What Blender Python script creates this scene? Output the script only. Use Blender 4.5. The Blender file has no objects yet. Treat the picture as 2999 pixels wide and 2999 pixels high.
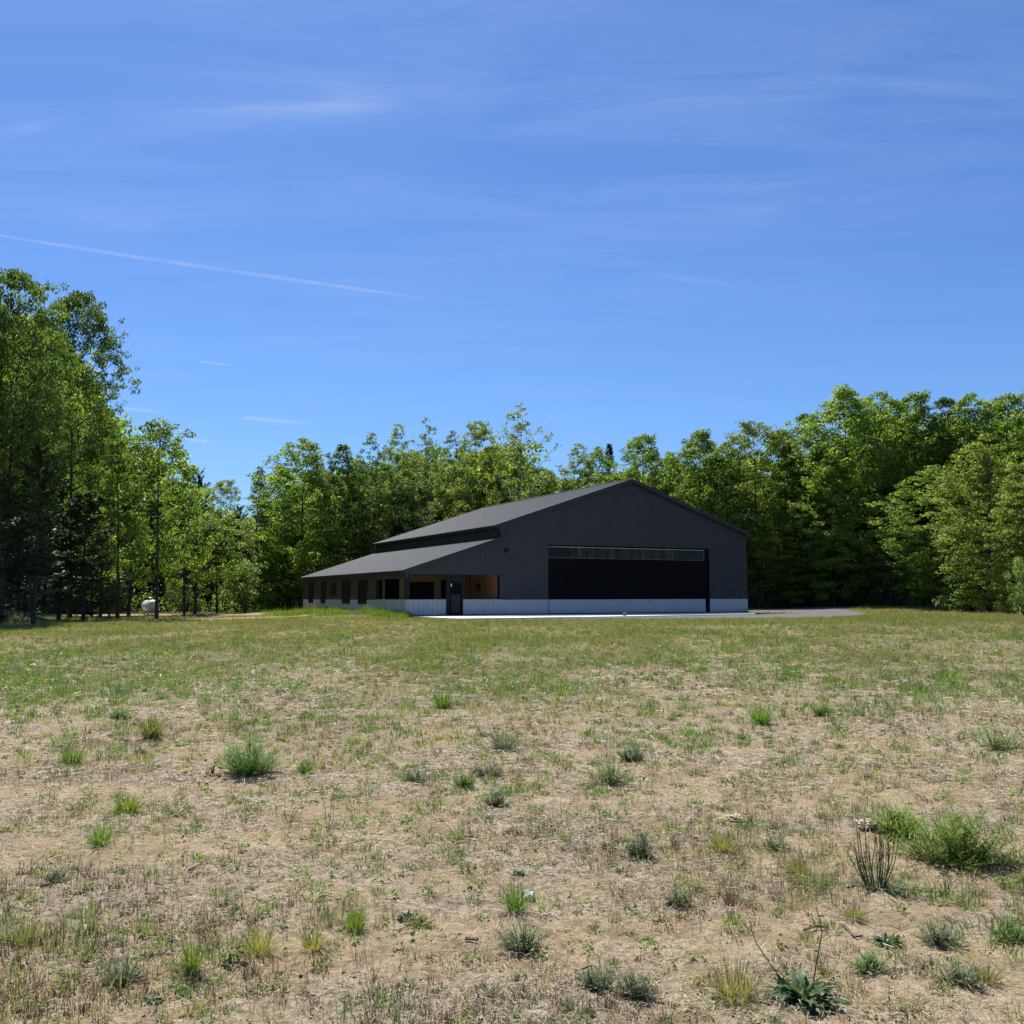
import bpy, math, random
import numpy as np
from mathutils import Vector
R = math.radians
S = bpy.context.scene
COL = S.collection

# ------------------------------------------------------------------ camera
F_PX, PITCH, EYE = 2830.3, 4.993, 1.156
cam = bpy.data.cameras.new("camera")
cam.sensor_width = 36.0
cam.lens = F_PX / 2999.0 * 36.0
cam.clip_start, cam.clip_end = 0.1, 200000.0
camo = bpy.data.objects.new("camera", cam)
COL.objects.link(camo)
camo.location = (0, 0, EYE)
camo.rotation_euler = (R(90 + PITCH), R(0.104), 0)
S.camera = camo

# ------------------------------------------------------------------ sky and sun
SUN_EL, SUN_AZ = 59.0, -24.0            # azimuth clockwise from +Y: ahead of the camera, a little to the left
w = bpy.data.worlds.new("World")
S.world = w
w.use_nodes = True
nt = w.node_tree
bg = nt.nodes["Background"]
sky = nt.nodes.new("ShaderNodeTexSky")
sky.sky_type = "NISHITA"
sky.sun_disc = False
sky.sun_elevation = R(SUN_EL)
sky.sun_rotation = R(SUN_AZ % 360)
sky.dust_density = 0.3
sky.ozone_density = 3.0
def nd(t, typ, **k):
    n = t.nodes.new(typ)
    for a, b in k.items(): setattr(n, a, b)
    return n
def vmath(t, op, a, b=None):
    n = nd(t, "ShaderNodeMath", operation=op)
    for i, v in enumerate((a, b)):
        if v is None: continue
        if isinstance(v, (int, float)): n.inputs[i].default_value = v
        else: t.links.new(v, n.inputs[i])
    return n.outputs[0]
def mixc(t, fac, a, b, blend="MIX"):
    n = nd(t, "ShaderNodeMix", data_type="RGBA", blend_type=blend)
    if isinstance(fac, (int, float)): n.inputs[0].default_value = fac
    else: t.links.new(fac, n.inputs[0])
    for i, v in ((6, a), (7, b)):
        if isinstance(v, tuple): n.inputs[i].default_value = (*v[:3], 1)
        else: t.links.new(v, n.inputs[i])
    return n.outputs[2]
def ramp(t, val, *stops):
    n = nd(t, "ShaderNodeValToRGB")
    e = n.color_ramp.elements
    while len(e) < len(stops): e.new(0.5)
    for el, (p, c) in zip(e, stops):
        el.position = p
        el.color = (*c, 1) if isinstance(c, tuple) else (c, c, c, 1)
    t.links.new(val, n.inputs[0])
    return n.outputs[0]
def noise(t, vec, scale, detail=4, rough=0.55, dist=0.0):
    n = nd(t, "ShaderNodeTexNoise")
    n.inputs["Scale"].default_value = scale
    n.inputs["Detail"].default_value = detail
    n.inputs["Roughness"].default_value = rough
    n.inputs["Distortion"].default_value = dist
    if vec is not None: t.links.new(vec, n.inputs["Vector"])
    return n.outputs["Fac"]
tinted = mixc(nt, 1.0, sky.outputs[0], (0.60, 0.85, 1.22), "MULTIPLY")
tc = nd(nt, "ShaderNodeTexCoord")
sep = nd(nt, "ShaderNodeSeparateXYZ")
nt.links.new(tc.outputs["Generated"], sep.inputs[0])
zc = vmath(nt, "MAXIMUM", sep.outputs[2], 0.03)
cx, cy = vmath(nt, "DIVIDE", sep.outputs[0], zc), vmath(nt, "DIVIDE", sep.outputs[1], zc)
comb = nd(nt, "ShaderNodeCombineXYZ")
nt.links.new(cx, comb.inputs[0]); nt.links.new(cy, comb.inputs[1])
mp = nd(nt, "ShaderNodeMapping")
mp.inputs["Rotation"].default_value = (0, 0, R(24))
mp.inputs["Scale"].default_value = (0.5, 2.3, 1)
mp.inputs["Location"].default_value = (3.1, 0.6, 0)
nt.links.new(comb.outputs[0], mp.inputs[0])
n1 = noise(nt, mp.outputs[0], 1.5, 13, 0.68, 0.8)
n2 = noise(nt, comb.outputs[0], 0.55, 3, 0.5, 0.3)
c1 = ramp(nt, n1, (0.40, 0.0), (0.80, 1.0))
c2 = ramp(nt, n2, (0.38, 0.15), (0.68, 1.0))
hi = ramp(nt, sep.outputs[2], (0.10, 0.05), (0.42, 1.0))
cl = vmath(nt, "MULTIPLY", vmath(nt, "MULTIPLY", vmath(nt, "MULTIPLY", c1, c2), hi), 0.33)
def streak(px0, py0, px1, py1, wid, amt):
    """a long thin wisp of cirrus between two directions of the sky"""
    def pl(px, py):
        u, v = (px - 1499.5) / F_PX, -(py - 1499.5) / F_PX
        t = R(PITCH); d = (u, math.cos(t) - v * math.sin(t), math.sin(t) + v * math.cos(t))
        return d[0] / d[2], d[1] / d[2]
    (ax, ay), (bx, by) = pl(px0, py0), pl(px1, py1)
    L = math.hypot(bx - ax, by - ay); ux, uy = (bx - ax) / L, (by - ay) / L
    rx, ry = vmath(nt, "SUBTRACT", cx, ax), vmath(nt, "SUBTRACT", cy, ay)
    al = vmath(nt, "DIVIDE", vmath(nt, "ADD", vmath(nt, "MULTIPLY", rx, ux), vmath(nt, "MULTIPLY", ry, uy)), L)
    ac = vmath(nt, "ABSOLUTE", vmath(nt, "ADD", vmath(nt, "SUBTRACT", vmath(nt, "MULTIPLY", ry, ux), vmath(nt, "MULTIPLY", rx, uy)), vmath(nt, "MULTIPLY", vmath(nt, "SUBTRACT", n1, .5), wid * 1.6)))
    k = vmath(nt, "MULTIPLY", ramp(nt, vmath(nt, "DIVIDE", ac, wid * 3), (0, 1.0), (.33, .35), (1, 0.0)), ramp(nt, al, (0, 0.0), (.35, .5), (.8, 1.0), (1, 0.0)))
    return vmath(nt, "MULTIPLY", vmath(nt, "MULTIPLY", k, ramp(nt, n1, (.3, .25), (.7, 1.0))), amt)
for st in ((300, 335, 1210, 285, .05, .46), (100, 60, 1500, 300, .22, .12), (1650, 330, 2500, 290, .07, .11), (1900, 560, 2300, 640, .09, .08), (0, 330, 120, 390, .05, .14), (0, 560, 500, 700, .10, .10)):
    cl = vmath(nt, "ADD", cl, streak(*st))
skyc = mixc(nt, cl, tinted, (6.1, 7.0, 9.4))
nt.links.new(skyc, bg.inputs[0])
bg.inputs[1].default_value = 0.0715

sun = bpy.data.lights.new("sun", "SUN")
sun.energy = 5.0
sun.angle = R(0.53)
sun.color = (1.0, 0.94, 0.82)
suno = bpy.data.objects.new("sun", sun)
COL.objects.link(suno)
sdir = Vector((math.sin(R(SUN_AZ)) * math.cos(R(SUN_EL)), math.cos(R(SUN_AZ)) * math.cos(R(SUN_EL)), math.sin(R(SUN_EL))))
suno.rotation_euler = (-sdir).to_track_quat("-Z", "Y").to_euler()
suno.location = (0, 0, 60)
S.view_settings.view_transform = "Standard"
S.view_settings.look = "None"
S.view_settings.exposure = 0.61
S.view_settings.gamma = 1.0
S.cycles.max_bounces = 6
S.cycles.diffuse_bounces = 3
S.cycles.transmission_bounces = 4
S.cycles.transparent_max_bounces = 16
S.cycles.use_denoising = True
S.cycles.denoising_input_passes = "RGB_ALBEDO_NORMAL"
S.cycles.denoising_prefilter = "ACCURATE"

# ------------------------------------------------------------------ helpers
rng = np.random.default_rng(7)

def tag(o, label=None, cat=None, group=None, kind=None):
    if label: o["label"] = label
    if cat: o["category"] = cat
    if group: o["group"] = group
    if kind: o["kind"] = kind
    return o

def link(name, me, parent=None):
    o = bpy.data.objects.new(name, me)
    COL.objects.link(o)
    if parent: o.parent = parent
    return o

def empty(name, loc=(0, 0, 0), rz=0.0, parent=None):
    o = bpy.data.objects.new(name, None)
    o.empty_display_size = 0.3
    COL.objects.link(o)
    o.location = loc
    o.rotation_euler = (0, 0, rz)
    if parent: o.parent = parent
    return o

def np_mesh(name, V, faces, mat=None, smooth=False, attrs=None):
    """faces: list of (M,k) int arrays; attrs: dict of per-point floats"""
    me = bpy.data.meshes.new(name)
    V = np.asarray(V, np.float32).reshape(-1, 3)
    if not isinstance(faces, (list, tuple)): faces = [faces]
    faces = [np.asarray(f, np.int32) for f in faces if len(f)]
    me.vertices.add(len(V))
    me.vertices.foreach_set("co", V.ravel())
    li = np.concatenate([f.ravel() for f in faces])
    tot = np.concatenate([np.full(len(f), f.shape[1], np.int32) for f in faces])
    st = np.concatenate([[0], np.cumsum(tot)[:-1]]).astype(np.int32)
    me.loops.add(len(li))
    me.loops.foreach_set("vertex_index", li)
    me.polygons.add(len(tot))
    me.polygons.foreach_set("loop_start", st)
    me.polygons.foreach_set("loop_total", tot)
    if smooth: me.polygons.foreach_set("use_smooth", np.ones(len(tot), bool))
    for k, v in (attrs or {}).items():
        a = me.attributes.new(k, "FLOAT", "POINT")
        a.data.foreach_set("value", np.asarray(v, np.float32))
    if mat: me.materials.append(mat)
    me.update(calc_edges=True)
    return me

class MB:
    """collects simple shapes and links them as one mesh object"""
    def __init__(self): self.v, self.f = [], []
    def add(self, vs, fs):
        n = len(self.v)
        self.v += [tuple(map(float, p)) for p in vs]
        self.f += [tuple(i + n for i in f) for f in fs]
        return self
    def box(self, x0, x1, y0, y1, z0, z1):
        return self.hexa([(x0, y0, z0), (x1, y0, z0), (x1, y1, z0), (x0, y1, z0), (x0, y0, z1), (x1, y0, z1), (x1, y1, z1), (x0, y1, z1)])
    def hexa(self, p):
        return self.add(p, [(3, 2, 1, 0), (4, 5, 6, 7), (0, 1, 5, 4), (1, 2, 6, 5), (2, 3, 7, 6), (3, 0, 4, 7)])
    def quad(self, a, b, c, d): return self.add([a, b, c, d], [(0, 1, 2, 3)])
    def tube(self, pts, rad, n=8, caps=True):
        pts = [Vector(p) for p in pts]
        if isinstance(rad, (int, float)): rad = [rad] * len(pts)
        vs, fs = [], []
        for i, p in enumerate(pts):
            d = (pts[min(i + 1, len(pts) - 1)] - pts[max(i - 1, 0)]).normalized()
            a = d.orthogonal().normalized() if i == 0 else (a - d * a.dot(d)).normalized()
            b = d.cross(a)
            for k in range(n):
                t = 2 * math.pi * k / n
                vs.append(p + (a * math.cos(t) + b * math.sin(t)) * rad[i])
        for i in range(len(pts) - 1):
            for k in range(n):
                fs.append((i * n + k, i * n + (k + 1) % n, (i + 1) * n + (k + 1) % n, (i + 1) * n + k))
        if caps:
            fs.append(tuple(range(n))[::-1]); fs.append(tuple((len(pts) - 1) * n + k for k in range(n)))
        return self.add(vs, fs)
    def lathe(self, prof, axis_o, axis_d, n=24):
        d = Vector(axis_d).normalized(); a = d.orthogonal().normalized(); b = d.cross(a); o = Vector(axis_o)
        vs, fs = [], []
        for (t, r) in prof:
            for k in range(n):
                g = 2 * math.pi * k / n
                vs.append(o + d * t + (a * math.cos(g) + b * math.sin(g)) * r)
        for i in range(len(prof) - 1):
            for k in range(n):
                fs.append((i * n + k, i * n + (k + 1) % n, (i + 1) * n + (k + 1) % n, (i + 1) * n + k))
        return self.add(vs, fs)
    def ribbed(self, p0, p1, z0, z1, nrm, spacing=0.229, rib=0.05, dep=0.02, zfun=None, breaks=()):
        """vertical ribbed sheet metal from p0 to p1 (2-D), z0/z1 numbers or functions of the distance"""
        p0, p1 = np.array(p0, float), np.array(p1, float)
        L = np.linalg.norm(p1 - p0); u = (p1 - p0) / L; nrm = np.array(nrm, float)
        s = [(0, 0)]
        k = spacing * 0.5
        while k + rib < L:
            s += [(k, 0), (k + rib * .3, dep), (k + rib * .7, dep), (k + rib, 0)]
            k += spacing
        s.append((L, 0))
        for b in breaks: s.append((b, 0))
        s.sort()
        f0 = z0 if callable(z0) else (lambda q: z0)
        f1 = z1 if callable(z1) else (lambda q: z1)
        vs, fs = [], []
        for (q, d) in s:
            p = p0 + u * q + nrm * d
            vs += [(p[0], p[1], f0(q)), (p[0], p[1], f1(q))]
        for i in range(len(s) - 1):
            fs.append((2 * i, 2 * i + 2, 2 * i + 3, 2 * i + 1))
        return self.add(vs, fs)
    def build(self, name, mat, parent=None, smooth=False, bevel=0.0):
        me = bpy.data.meshes.new(name)
        me.from_pydata(self.v, [], self.f)
        me.materials.append(mat)
        if smooth: me.polygons.foreach_set("use_smooth", np.ones(len(me.polygons), bool))
        me.update()
        o = link(name, me, parent)
        if bevel:
            m = o.modifiers.new("bevel", "BEVEL"); m.width = bevel; m.segments = 2; m.limit_method = "ANGLE"
        return o

# value noise on a lattice (for terrain and scatter masks)
def _h(ix, iy, s):
    n = (ix.astype(np.int64) * 374761393 + iy.astype(np.int64) * 668265263 + s * 1442695041) & 0x7fffffff
    n = ((n ^ (n >> 13)) * 1274126177) & 0x7fffffff
    return ((n ^ (n >> 16)) & 0xffff) / 65535.0
def vnoise(x, y, s=0):
    x = np.asarray(x, float); y = np.asarray(y, float)
    ix, iy = np.floor(x), np.floor(y)
    fx, fy = x - ix, y - iy
    fx, fy = fx * fx * (3 - 2 * fx), fy * fy * (3 - 2 * fy)
    a, b, c, d = _h(ix, iy, s), _h(ix + 1, iy, s), _h(ix, iy + 1, s), _h(ix + 1, iy + 1, s)
    return (a * (1 - fx) + b * fx) * (1 - fy) + (c * (1 - fx) + d * fx) * fy
def fbm(x, y, s=0, o=4, g=0.5):
    t, amp, tot = 0, 1, 0
    for i in range(o):
        t = t + amp * vnoise(x * 2 ** i + 17.3 * i, y * 2 ** i + 9.1 * i, s + i); tot += amp; amp *= g
    return t / tot
def sm(a, b, x):
    t = np.clip((np.asarray(x, float) - a) / (b - a), 0, 1)
    return t * t * (3 - 2 * t)

# building frame
ANG = R(26.733); CA, SA = math.cos(ANG), math.sin(ANG)
BX, BY = -6.361, 58.229
def b2w(x, y): return BX + x * CA - y * SA, BY + x * SA + y * CA
def w2b(X, Y):
    dx, dy = np.asarray(X) - BX, np.asarray(Y) - BY
    return dx * CA + dy * SA, -dx * SA + dy * CA
XM, BW, BL = 6.173, 19.98, 23.96
XR = XM + BW

def hgt(x, y, micro=True):
    x = np.asarray(x, float); y = np.asarray(y, float)
    h = -0.45 + 0.38 * sm(14, 50, y)
    far = sm(34, 54, y)
    h = h - 0.17 * sm(6, 20, -x) * far
    h = h + 0.34 * sm(20, 31, x) * sm(68, 86, y)
    back = y - np.interp(x, [-60, -34, -26, -12, 14, 24, 34, 60], [78, 84, 96, 106, 104, 100, 92, 80])
    h = h + 6.0 * sm(0, 46, back)
    h = h + (fbm(x * .13, y * .13, 3, 3) - .5) * 0.16 * sm(5, 20, y) * (1 - .75 * sm(36, 48, y))
    lx, ly = w2b(x, y)
    inside = sm(-1.2, -.2, lx) * (1 - sm(XR + 3, XR + 9, lx)) * sm(-12, -7.5, ly) * (1 - sm(BL + 1, BL + 4, ly))
    h = h * (1 - inside) + (-0.09) * inside
    side = sm(-5, -1.0, lx) * (1 - sm(-.6, .2, lx)) * sm(0, 4, ly) * (1 - sm(BL + 2, BL + 9, ly))
    h = h + 0.16 * side
    # soil heap in the shade at the far left
    h = h + 1.0 * np.exp(-(((x + 27.4) / 2.0) ** 2 + ((y - 51.6) / 1.7) ** 2))
    if micro:
        near = 1 - sm(14, 24, y)
        m = (fbm(x * 1.7, y * 1.7, 11, 3) - .5) * .07 + (fbm(x * 7, y * 7, 21, 3) - .5) * .035 + (fbm(x * 23, y * 23, 31, 2) - .5) * .026
        # the shallow wheel ruts crossing the near ground
        h = h + m * near * sm(0, 3, y + 2)
    return h

def ray_dir(px, py):
    u, v = (px - 1499.5) / F_PX, -(py - 1499.5) / F_PX
    t = R(PITCH)
    return np.array([u, math.cos(t) - v * math.sin(t), math.sin(t) + v * math.cos(t)])
def at(px, py):
    """ground point seen at a pixel of the 2999 px photograph (the roll is negligible)"""
    d = ray_dir(px, py)
    lo, hi = 1.0, 120.0
    ks = np.linspace(1.5, 140, 4000)
    z = EYE + ks * d[2]
    g = hgt(ks * d[0], ks * d[1], False)
    i = np.argmax(z < g)
    k = ks[i]
    return k * d[0], k * d[1], float(hgt(k * d[0], k * d[1]))
def atY(px, Y): return (px - 1499.5) / F_PX * Y * 1.0
def zY(py, Y):
    d = ray_dir(1499.5, py)
    return EYE + d[2] / d[1] * Y

# ------------------------------------------------------------------ materials
def mat(name, col=(.5, .5, .5), rough=0.6, metal=0.0, spec=0.5, build=None):
    m = bpy.data.materials.new(name)
    m.use_nodes = True
    t = m.node_tree
    b = t.nodes["Principled BSDF"]
    b.inputs["Base Color"].default_value = (*col, 1)
    b.inputs["Roughness"].default_value = rough
    b.inputs["Metallic"].default_value = metal
    b.inputs["Specular IOR Level"].default_value = spec
    if build: build(t, b)
    return m
def pos(t): return nd(t, "ShaderNodeNewGeometry").outputs["Position"]
def obj(t): return nd(t, "ShaderNodeTexCoord").outputs["Object"]
def attr(t, n): return nd(t, "ShaderNodeAttribute", attribute_name=n).outputs["Fac"]
def bump(t, b, h, s=0.4, d=0.02):
    n = nd(t, "ShaderNodeBump")
    n.inputs["Strength"].default_value = s; n.inputs["Distance"].default_value = d
    t.links.new(h, n.inputs["Height"]); t.links.new(n.outputs[0], b.inputs["Normal"])

def worn(a, c, scale=0.6, amt=1.0, rough=(.35, .5)):
    def f(t, b):
        n = noise(t, obj(t), scale, 6, .6)
        col = ramp(t, n, (.3, a), (.7, c))
        t.links.new(col, b.inputs["Base Color"])
        r = ramp(t, noise(t, obj(t), scale * 3, 4), (.3, rough[0]), (.7, rough[1]))
        t.links.new(r, b.inputs["Roughness"])
    return f
M = {}
M["siding"] = mat("charcoal_siding", spec=.4, build=worn((.027, .0275, .030), (.031, .0315, .0335), .35, rough=(.45, .6)))
def band_b(t, b):
    n = noise(t, obj(t), .5, 6, .6)
    c = ramp(t, n, (.3, (.40, .41, .415)), (.7, (.46, .465, .46)))
    z = nd(t, "ShaderNodeSeparateXYZ"); t.links.new(obj(t), z.inputs[0])
    low_tint = vmath(t, "MULTIPLY", ramp(t, z.outputs[2], (0, 1.0), (.42, 0.0)), ramp(t, noise(t, obj(t), 4, 7, .7), (.35, .1), (.7, .8)))  # browner towards the bottom, broken up by noise
    t.links.new(mixc(t, low_tint, c, (.20, .165, .125)), b.inputs["Base Color"])
    b.inputs["Roughness"].default_value = .5
M["band"] = mat("white_siding", spec=.4, build=band_b)
M["trim"] = mat("navy_black_trim", (.010, .011, .016), .45)
M["black"] = mat("black_metal", (.0035, .0035, .004), .7, spec=.12)
M["dark"] = mat("dark_frame", (.009, .009, .011), .55, spec=.2)
def roof_b(t, b):
    n = noise(t, obj(t), .5, 6, .6)
    t.links.new(ramp(t, n, (.3, (.025, .030, .041)), (.7, (.029, .034, .046))), b.inputs["Base Color"])
    r = ramp(t, noise(t, obj(t), 2.5, 5), (.3, .50), (.7, .56))
    t.links.new(r, b.inputs["Roughness"])
M["roof"] = mat("dark_roof_metal", metal=0.0, spec=.10, build=roof_b)
M["roof"].node_tree.nodes["Principled BSDF"].inputs["Specular Tint"].default_value = (.46, .66, 1.0, 1)
M["soffit"] = mat("dark_soffit", (.016, .016, .018), .6)
def glass_b(t, b):
    out = t.nodes["Material Output"]
    g = nd(t, "ShaderNodeBsdfGlossy"); g.inputs["Roughness"].default_value = 0.02
    tr = nd(t, "ShaderNodeBsdfTransparent"); tr.inputs[0].default_value = (.66, .62, .50, 1)
    fr = nd(t, "ShaderNodeFresnel"); fr.inputs[0].default_value = 1.25
    mx = nd(t, "ShaderNodeMixShader")
    t.links.new(fr.outputs[0], mx.inputs[0]); t.links.new(tr.outputs[0], mx.inputs[1]); t.links.new(g.outputs[0], mx.inputs[2])
    t.links.new(mx.outputs[0], out.inputs[0])
M["glass"] = mat("clear_glass", build=glass_b)
M["dark_glass"] = mat("dark_window_glass", (.003, .003, .0035), .28, spec=.06)
M["screen"] = mat("grey_screen_mesh", (.011, .012, .009), .45, spec=.3)
def wood_b(t, b):
    mpn = nd(t, "ShaderNodeMapping"); mpn.inputs["Scale"].default_value = (1, 1, .06)
    t.links.new(obj(t), mpn.inputs[0])
    g = noise(t, mpn.outputs[0], 34, 6, .65, .4)
    pl = nd(t, "ShaderNodeTexVoronoi", feature="F1"); pl.inputs["Scale"].default_value = 6.5
    m2 = nd(t, "ShaderNodeMapping"); m2.inputs["Scale"].default_value = (1, 1, .0)
    t.links.new(obj(t), m2.inputs[0]); t.links.new(m2.outputs[0], pl.inputs["Vector"])
    base = ramp(t, g, (.3, (.34, .18, .080)), (.7, (.56, .34, .17)))
    col = mixc(t, .5, base, mixc(t, 1.0, base, pl.outputs["Color"], "MULTIPLY"))
    t.links.new(col, b.inputs["Base Color"])
M["wood"] = mat("stained_pine_boards", rough=.5, build=wood_b)
def conc_b(t, b):
    n = noise(t, pos(t), .8, 8, .6); n2 = noise(t, pos(t), 9, 4, .6)
    t.links.new(mixc(t, .3, ramp(t, n, (.3, (.68, .66, .60)), (.7, (.78, .76, .70))), ramp(t, n2, (.3, .60), (.7, .78))), b.inputs["Base Color"])
    bump(t, b, n2, .15, .01)
M["concrete"] = mat("pale_concrete", rough=.85, build=conc_b)
M["cream"] = mat("pale_board", (.42, .40, .27), .7)
M["stud"] = mat("dark_stud", (.05, .05, .045), .7)
M["paper"] = mat("white_paper", (.8, .8, .78), .6)

def ground_b(t, b):
    p = pos(t)
    n_big = noise(t, p, .45, 5, .6)
    n_mid = noise(t, p, 2.6, 6, .65)
    n_fine = noise(t, p, 26, 5, .7)
    n_gr = noise(t, p, 120, 3, .7)
    sand = ramp(t, n_mid, (.32, (.36, .262, .156)), (.5, (.52, .396, .248)), (.68, (.62, .486, .322)))
    sand = mixc(t, .55, sand, mixc(t, 1.0, sand, ramp(t, n_fine, (.32, .42), (.62, 1.0)), "MULTIPLY"))
    sand = mixc(t, .6, sand, mixc(t, 1.0, sand, ramp(t, n_gr, (.33, .5), (.6, 1.05)), "MULTIPLY"))
    thatch = ramp(t, n_fine, (.34, (.11, .084, .057)), (.48, (.335, .268, .19)), (.60, (.50, .425, .315)))
    mth = ramp(t, vmath(t, "ADD", vmath(t, "MULTIPLY", n_mid, .55), vmath(t, "MULTIPLY", n_big, .45)), (.40, 0.0), (.54, 0.9))
    mth = vmath(t, "MULTIPLY", mth, vmath(t, "SUBTRACT", 1.0, vmath(t, "MULTIPLY", attr(t, "sandy"), .85)))
    col = mixc(t, mth, sand, thatch)
    gsoil = ramp(t, n_fine, (.36, (.050, .055, .022)), (.5, (.130, .132, .056)), (.64, (.22, .20, .105)))
    gm = attr(t, "green")
    gp = ramp(t, vmath(t, "ADD", gm, vmath(t, "MULTIPLY", vmath(t, "SUBTRACT", n_mid, .5), .9)), (.12, 0.0), (.98, 1.0))
    col = mixc(t, gp, col, gsoil)
    n_dk = noise(t, p, 10, 7, .72)
    col = mixc(t, vmath(t, "MULTIPLY", ramp(t, n_dk, (.51, 0.0), (.63, 1.0)), .42), col, (.075, .056, .038))
    litter_shade = ramp(t, n_fine, (.35, (.030, .021, .013)), (.65, (.085, .060, .038)))
    col = mixc(t, attr(t, "litter"), col, litter_shade)  # forest floor litter, and the painted shade of the soil heap
    # pale stones and chips
    v = nd(t, "ShaderNodeTexVoronoi"); v.inputs["Scale"].default_value = 42
    t.links.new(p, v.inputs["Vector"])
    chip = ramp(t, v.outputs["Distance"], (.10, 1.0), (.16, 0.0))
    sc = nd(t, "ShaderNodeSeparateColor"); t.links.new(v.outputs["Color"], sc.inputs[0])
    chip = vmath(t, "MULTIPLY", vmath(t, "MULTIPLY", chip, vmath(t, "GREATER_THAN", sc.outputs[0], .78)), vmath(t, "SUBTRACT", 1.0, gp))
    col = mixc(t, vmath(t, "MULTIPLY", chip, .7), col, (.55, .43, .32))
    t.links.new(col, b.inputs["Base Color"])
    hsum = vmath(t, "ADD", vmath(t, "MULTIPLY", n_fine, .7), vmath(t, "MULTIPLY", n_gr, .3))
    bump(t, b, hsum, 1.0, .05)
M["ground"] = mat("dry_sandy_soil", rough=.95, spec=.15, build=ground_b)
def gravel_b(t, b):
    p = pos(t)
    v = nd(t, "ShaderNodeTexVoronoi"); v.inputs["Scale"].default_value = 17; t.links.new(p, v.inputs["Vector"])
    n = noise(t, p, .7, 6, .6)
    sc = nd(t, "ShaderNodeSeparateColor"); t.links.new(v.outputs["Color"], sc.inputs[0])
    c = ramp(t, sc.outputs[0], (.1, (.065, .063, .065)), (.9, (.20, .195, .195)))
    t.links.new(mixc(t, .4, c, ramp(t, n, (.35, (.10, .095, .092)), (.65, (.17, .163, .160)))), b.inputs["Base Color"])
    bump(t, b, v.outputs["Distance"], .8, .03)
M["gravel"] = mat("grey_gravel", rough=.95, spec=.15, build=gravel_b)
def dirt_b(t, b):
    p = pos(t)
    n = noise(t, p, 1.1, 7, .65); n2 = noise(t, p, 14, 5, .65)
    c = ramp(t, n, (.3, (.27, .17, .105)), (.7, (.43, .30, .20)))
    t.links.new(mixc(t, .5, c, mixc(t, 1.0, c, ramp(t, n2, (.3, .55), (.65, 1.0)), "MULTIPLY")), b.inputs["Base Color"])
    bump(t, b, n2, .6, .03)
M["dirt"] = mat("bare_reddish_dirt", rough=.95, spec=.15, build=dirt_b)

def leaf_mat(name, stops, trans=0.5, rough=.5, rand=0.25, spec=.3, tcol=(2.2, 2.3, 1.0)):
    def f(t, b):
        out = t.nodes["Material Output"]
        oi = nd(t, "ShaderNodeObjectInfo").outputs["Random"]
        v = vmath(t, "ADD", attr(t, "var"), vmath(t, "MULTIPLY", vmath(t, "SUBTRACT", oi, .5), rand))
        c = ramp(t, v, *stops)
        t.links.new(c, b.inputs["Base Color"])
        tr = nd(t, "ShaderNodeBsdfTranslucent")
        t.links.new(mixc(t, 1.0, c, tcol, "MULTIPLY"), tr.inputs[0])
        mx = nd(t, "ShaderNodeMixShader"); mx.inputs[0].default_value = trans
        t.links.new(b.outputs[0], mx.inputs[1]); t.links.new(tr.outputs[0], mx.inputs[2])
        t.links.new(mx.outputs[0], out.inputs[0])
    return mat(name, rough=rough, spec=spec, build=f)
M["leaf"] = leaf_mat("maple_leaves", [(.0, (.044, .076, .014)), (.5, (.122, .185, .032)), (1, (.23, .305, .072))])
M["leaf_pale"] = leaf_mat("aspen_leaves", [(.0, (.055, .085, .030)), (.5, (.125, .178, .066)), (1, (.22, .275, .115))])
M["leaf_olive"] = leaf_mat("oak_spring_leaves", [(.0, (.060, .085, .018)), (.5, (.138, .178, .040)), (1, (.24, .28, .08))])
M["leaf_dark"] = leaf_mat("dark_leaves", [(.0, (.028, .052, .014)), (.5, (.070, .115, .026)), (1, (.14, .195, .05))])
M["needle"] = leaf_mat("pine_needles", [(.0, (.014, .030, .014)), (.5, (.030, .055, .024)), (1, (.050, .080, .032))], trans=.2)
M["bark"] = mat("grey_brown_bark", rough=.9, spec=.2, build=lambda t, b: (t.links.new(ramp(t, noise(t, obj(t), 5, 6, .7), (.3, (.030, .024, .019)), (.7, (.085, .072, .060))), b.inputs["Base Color"])))
M["bark_pale"] = mat("pale_aspen_bark", rough=.85, spec=.2, build=lambda t, b: (t.links.new(ramp(t, noise(t, obj(t), 4, 6, .7), (.3, (.085, .078, .066)), (.7, (.20, .185, .16))), b.inputs["Base Color"])))
def G(name, a, c, e, **k): M[name] = leaf_mat(name, [(0, a), (.5, c), (1, e)], **k)
G("grass_green", (.082, .092, .034), (.172, .172, .076), (.31, .275, .145), trans=.35, spec=.25)
G("grass_lush", (.055, .092, .016), (.110, .165, .030), (.19, .235, .06), trans=.4, spec=.25)
G("grass_dry", (.070, .048, .028), (.18, .128, .075), (.36, .285, .18), trans=.2, spec=.2, tcol=(1.1, 1.0, .8))
G("straw", (.155, .122, .080), (.375, .312, .218), (.60, .525, .395), trans=.1, spec=.2, tcol=(1, 1, .9))
G("weed_green", (.050, .105, .020), (.105, .190, .036), (.18, .27, .065), trans=.3, spec=.3)
G("weed_lush", (.060, .105, .014), (.130, .200, .028), (.22, .29, .06), trans=.35, spec=.3)
G("weed_blue", (.062, .098, .045), (.115, .165, .080), (.18, .23, .12), trans=.25, spec=.3)
G("weed_yellow", (.085, .095, .022), (.165, .172, .046), (.28, .265, .10), trans=.4, spec=.25)
G("weed_dark", (.035, .072, .032), (.062, .115, .052), (.11, .165, .08), trans=.25, spec=.3)
G("stem", (.055, .060, .030), (.10, .095, .050), (.16, .14, .08), trans=.1, spec=.2)
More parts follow.
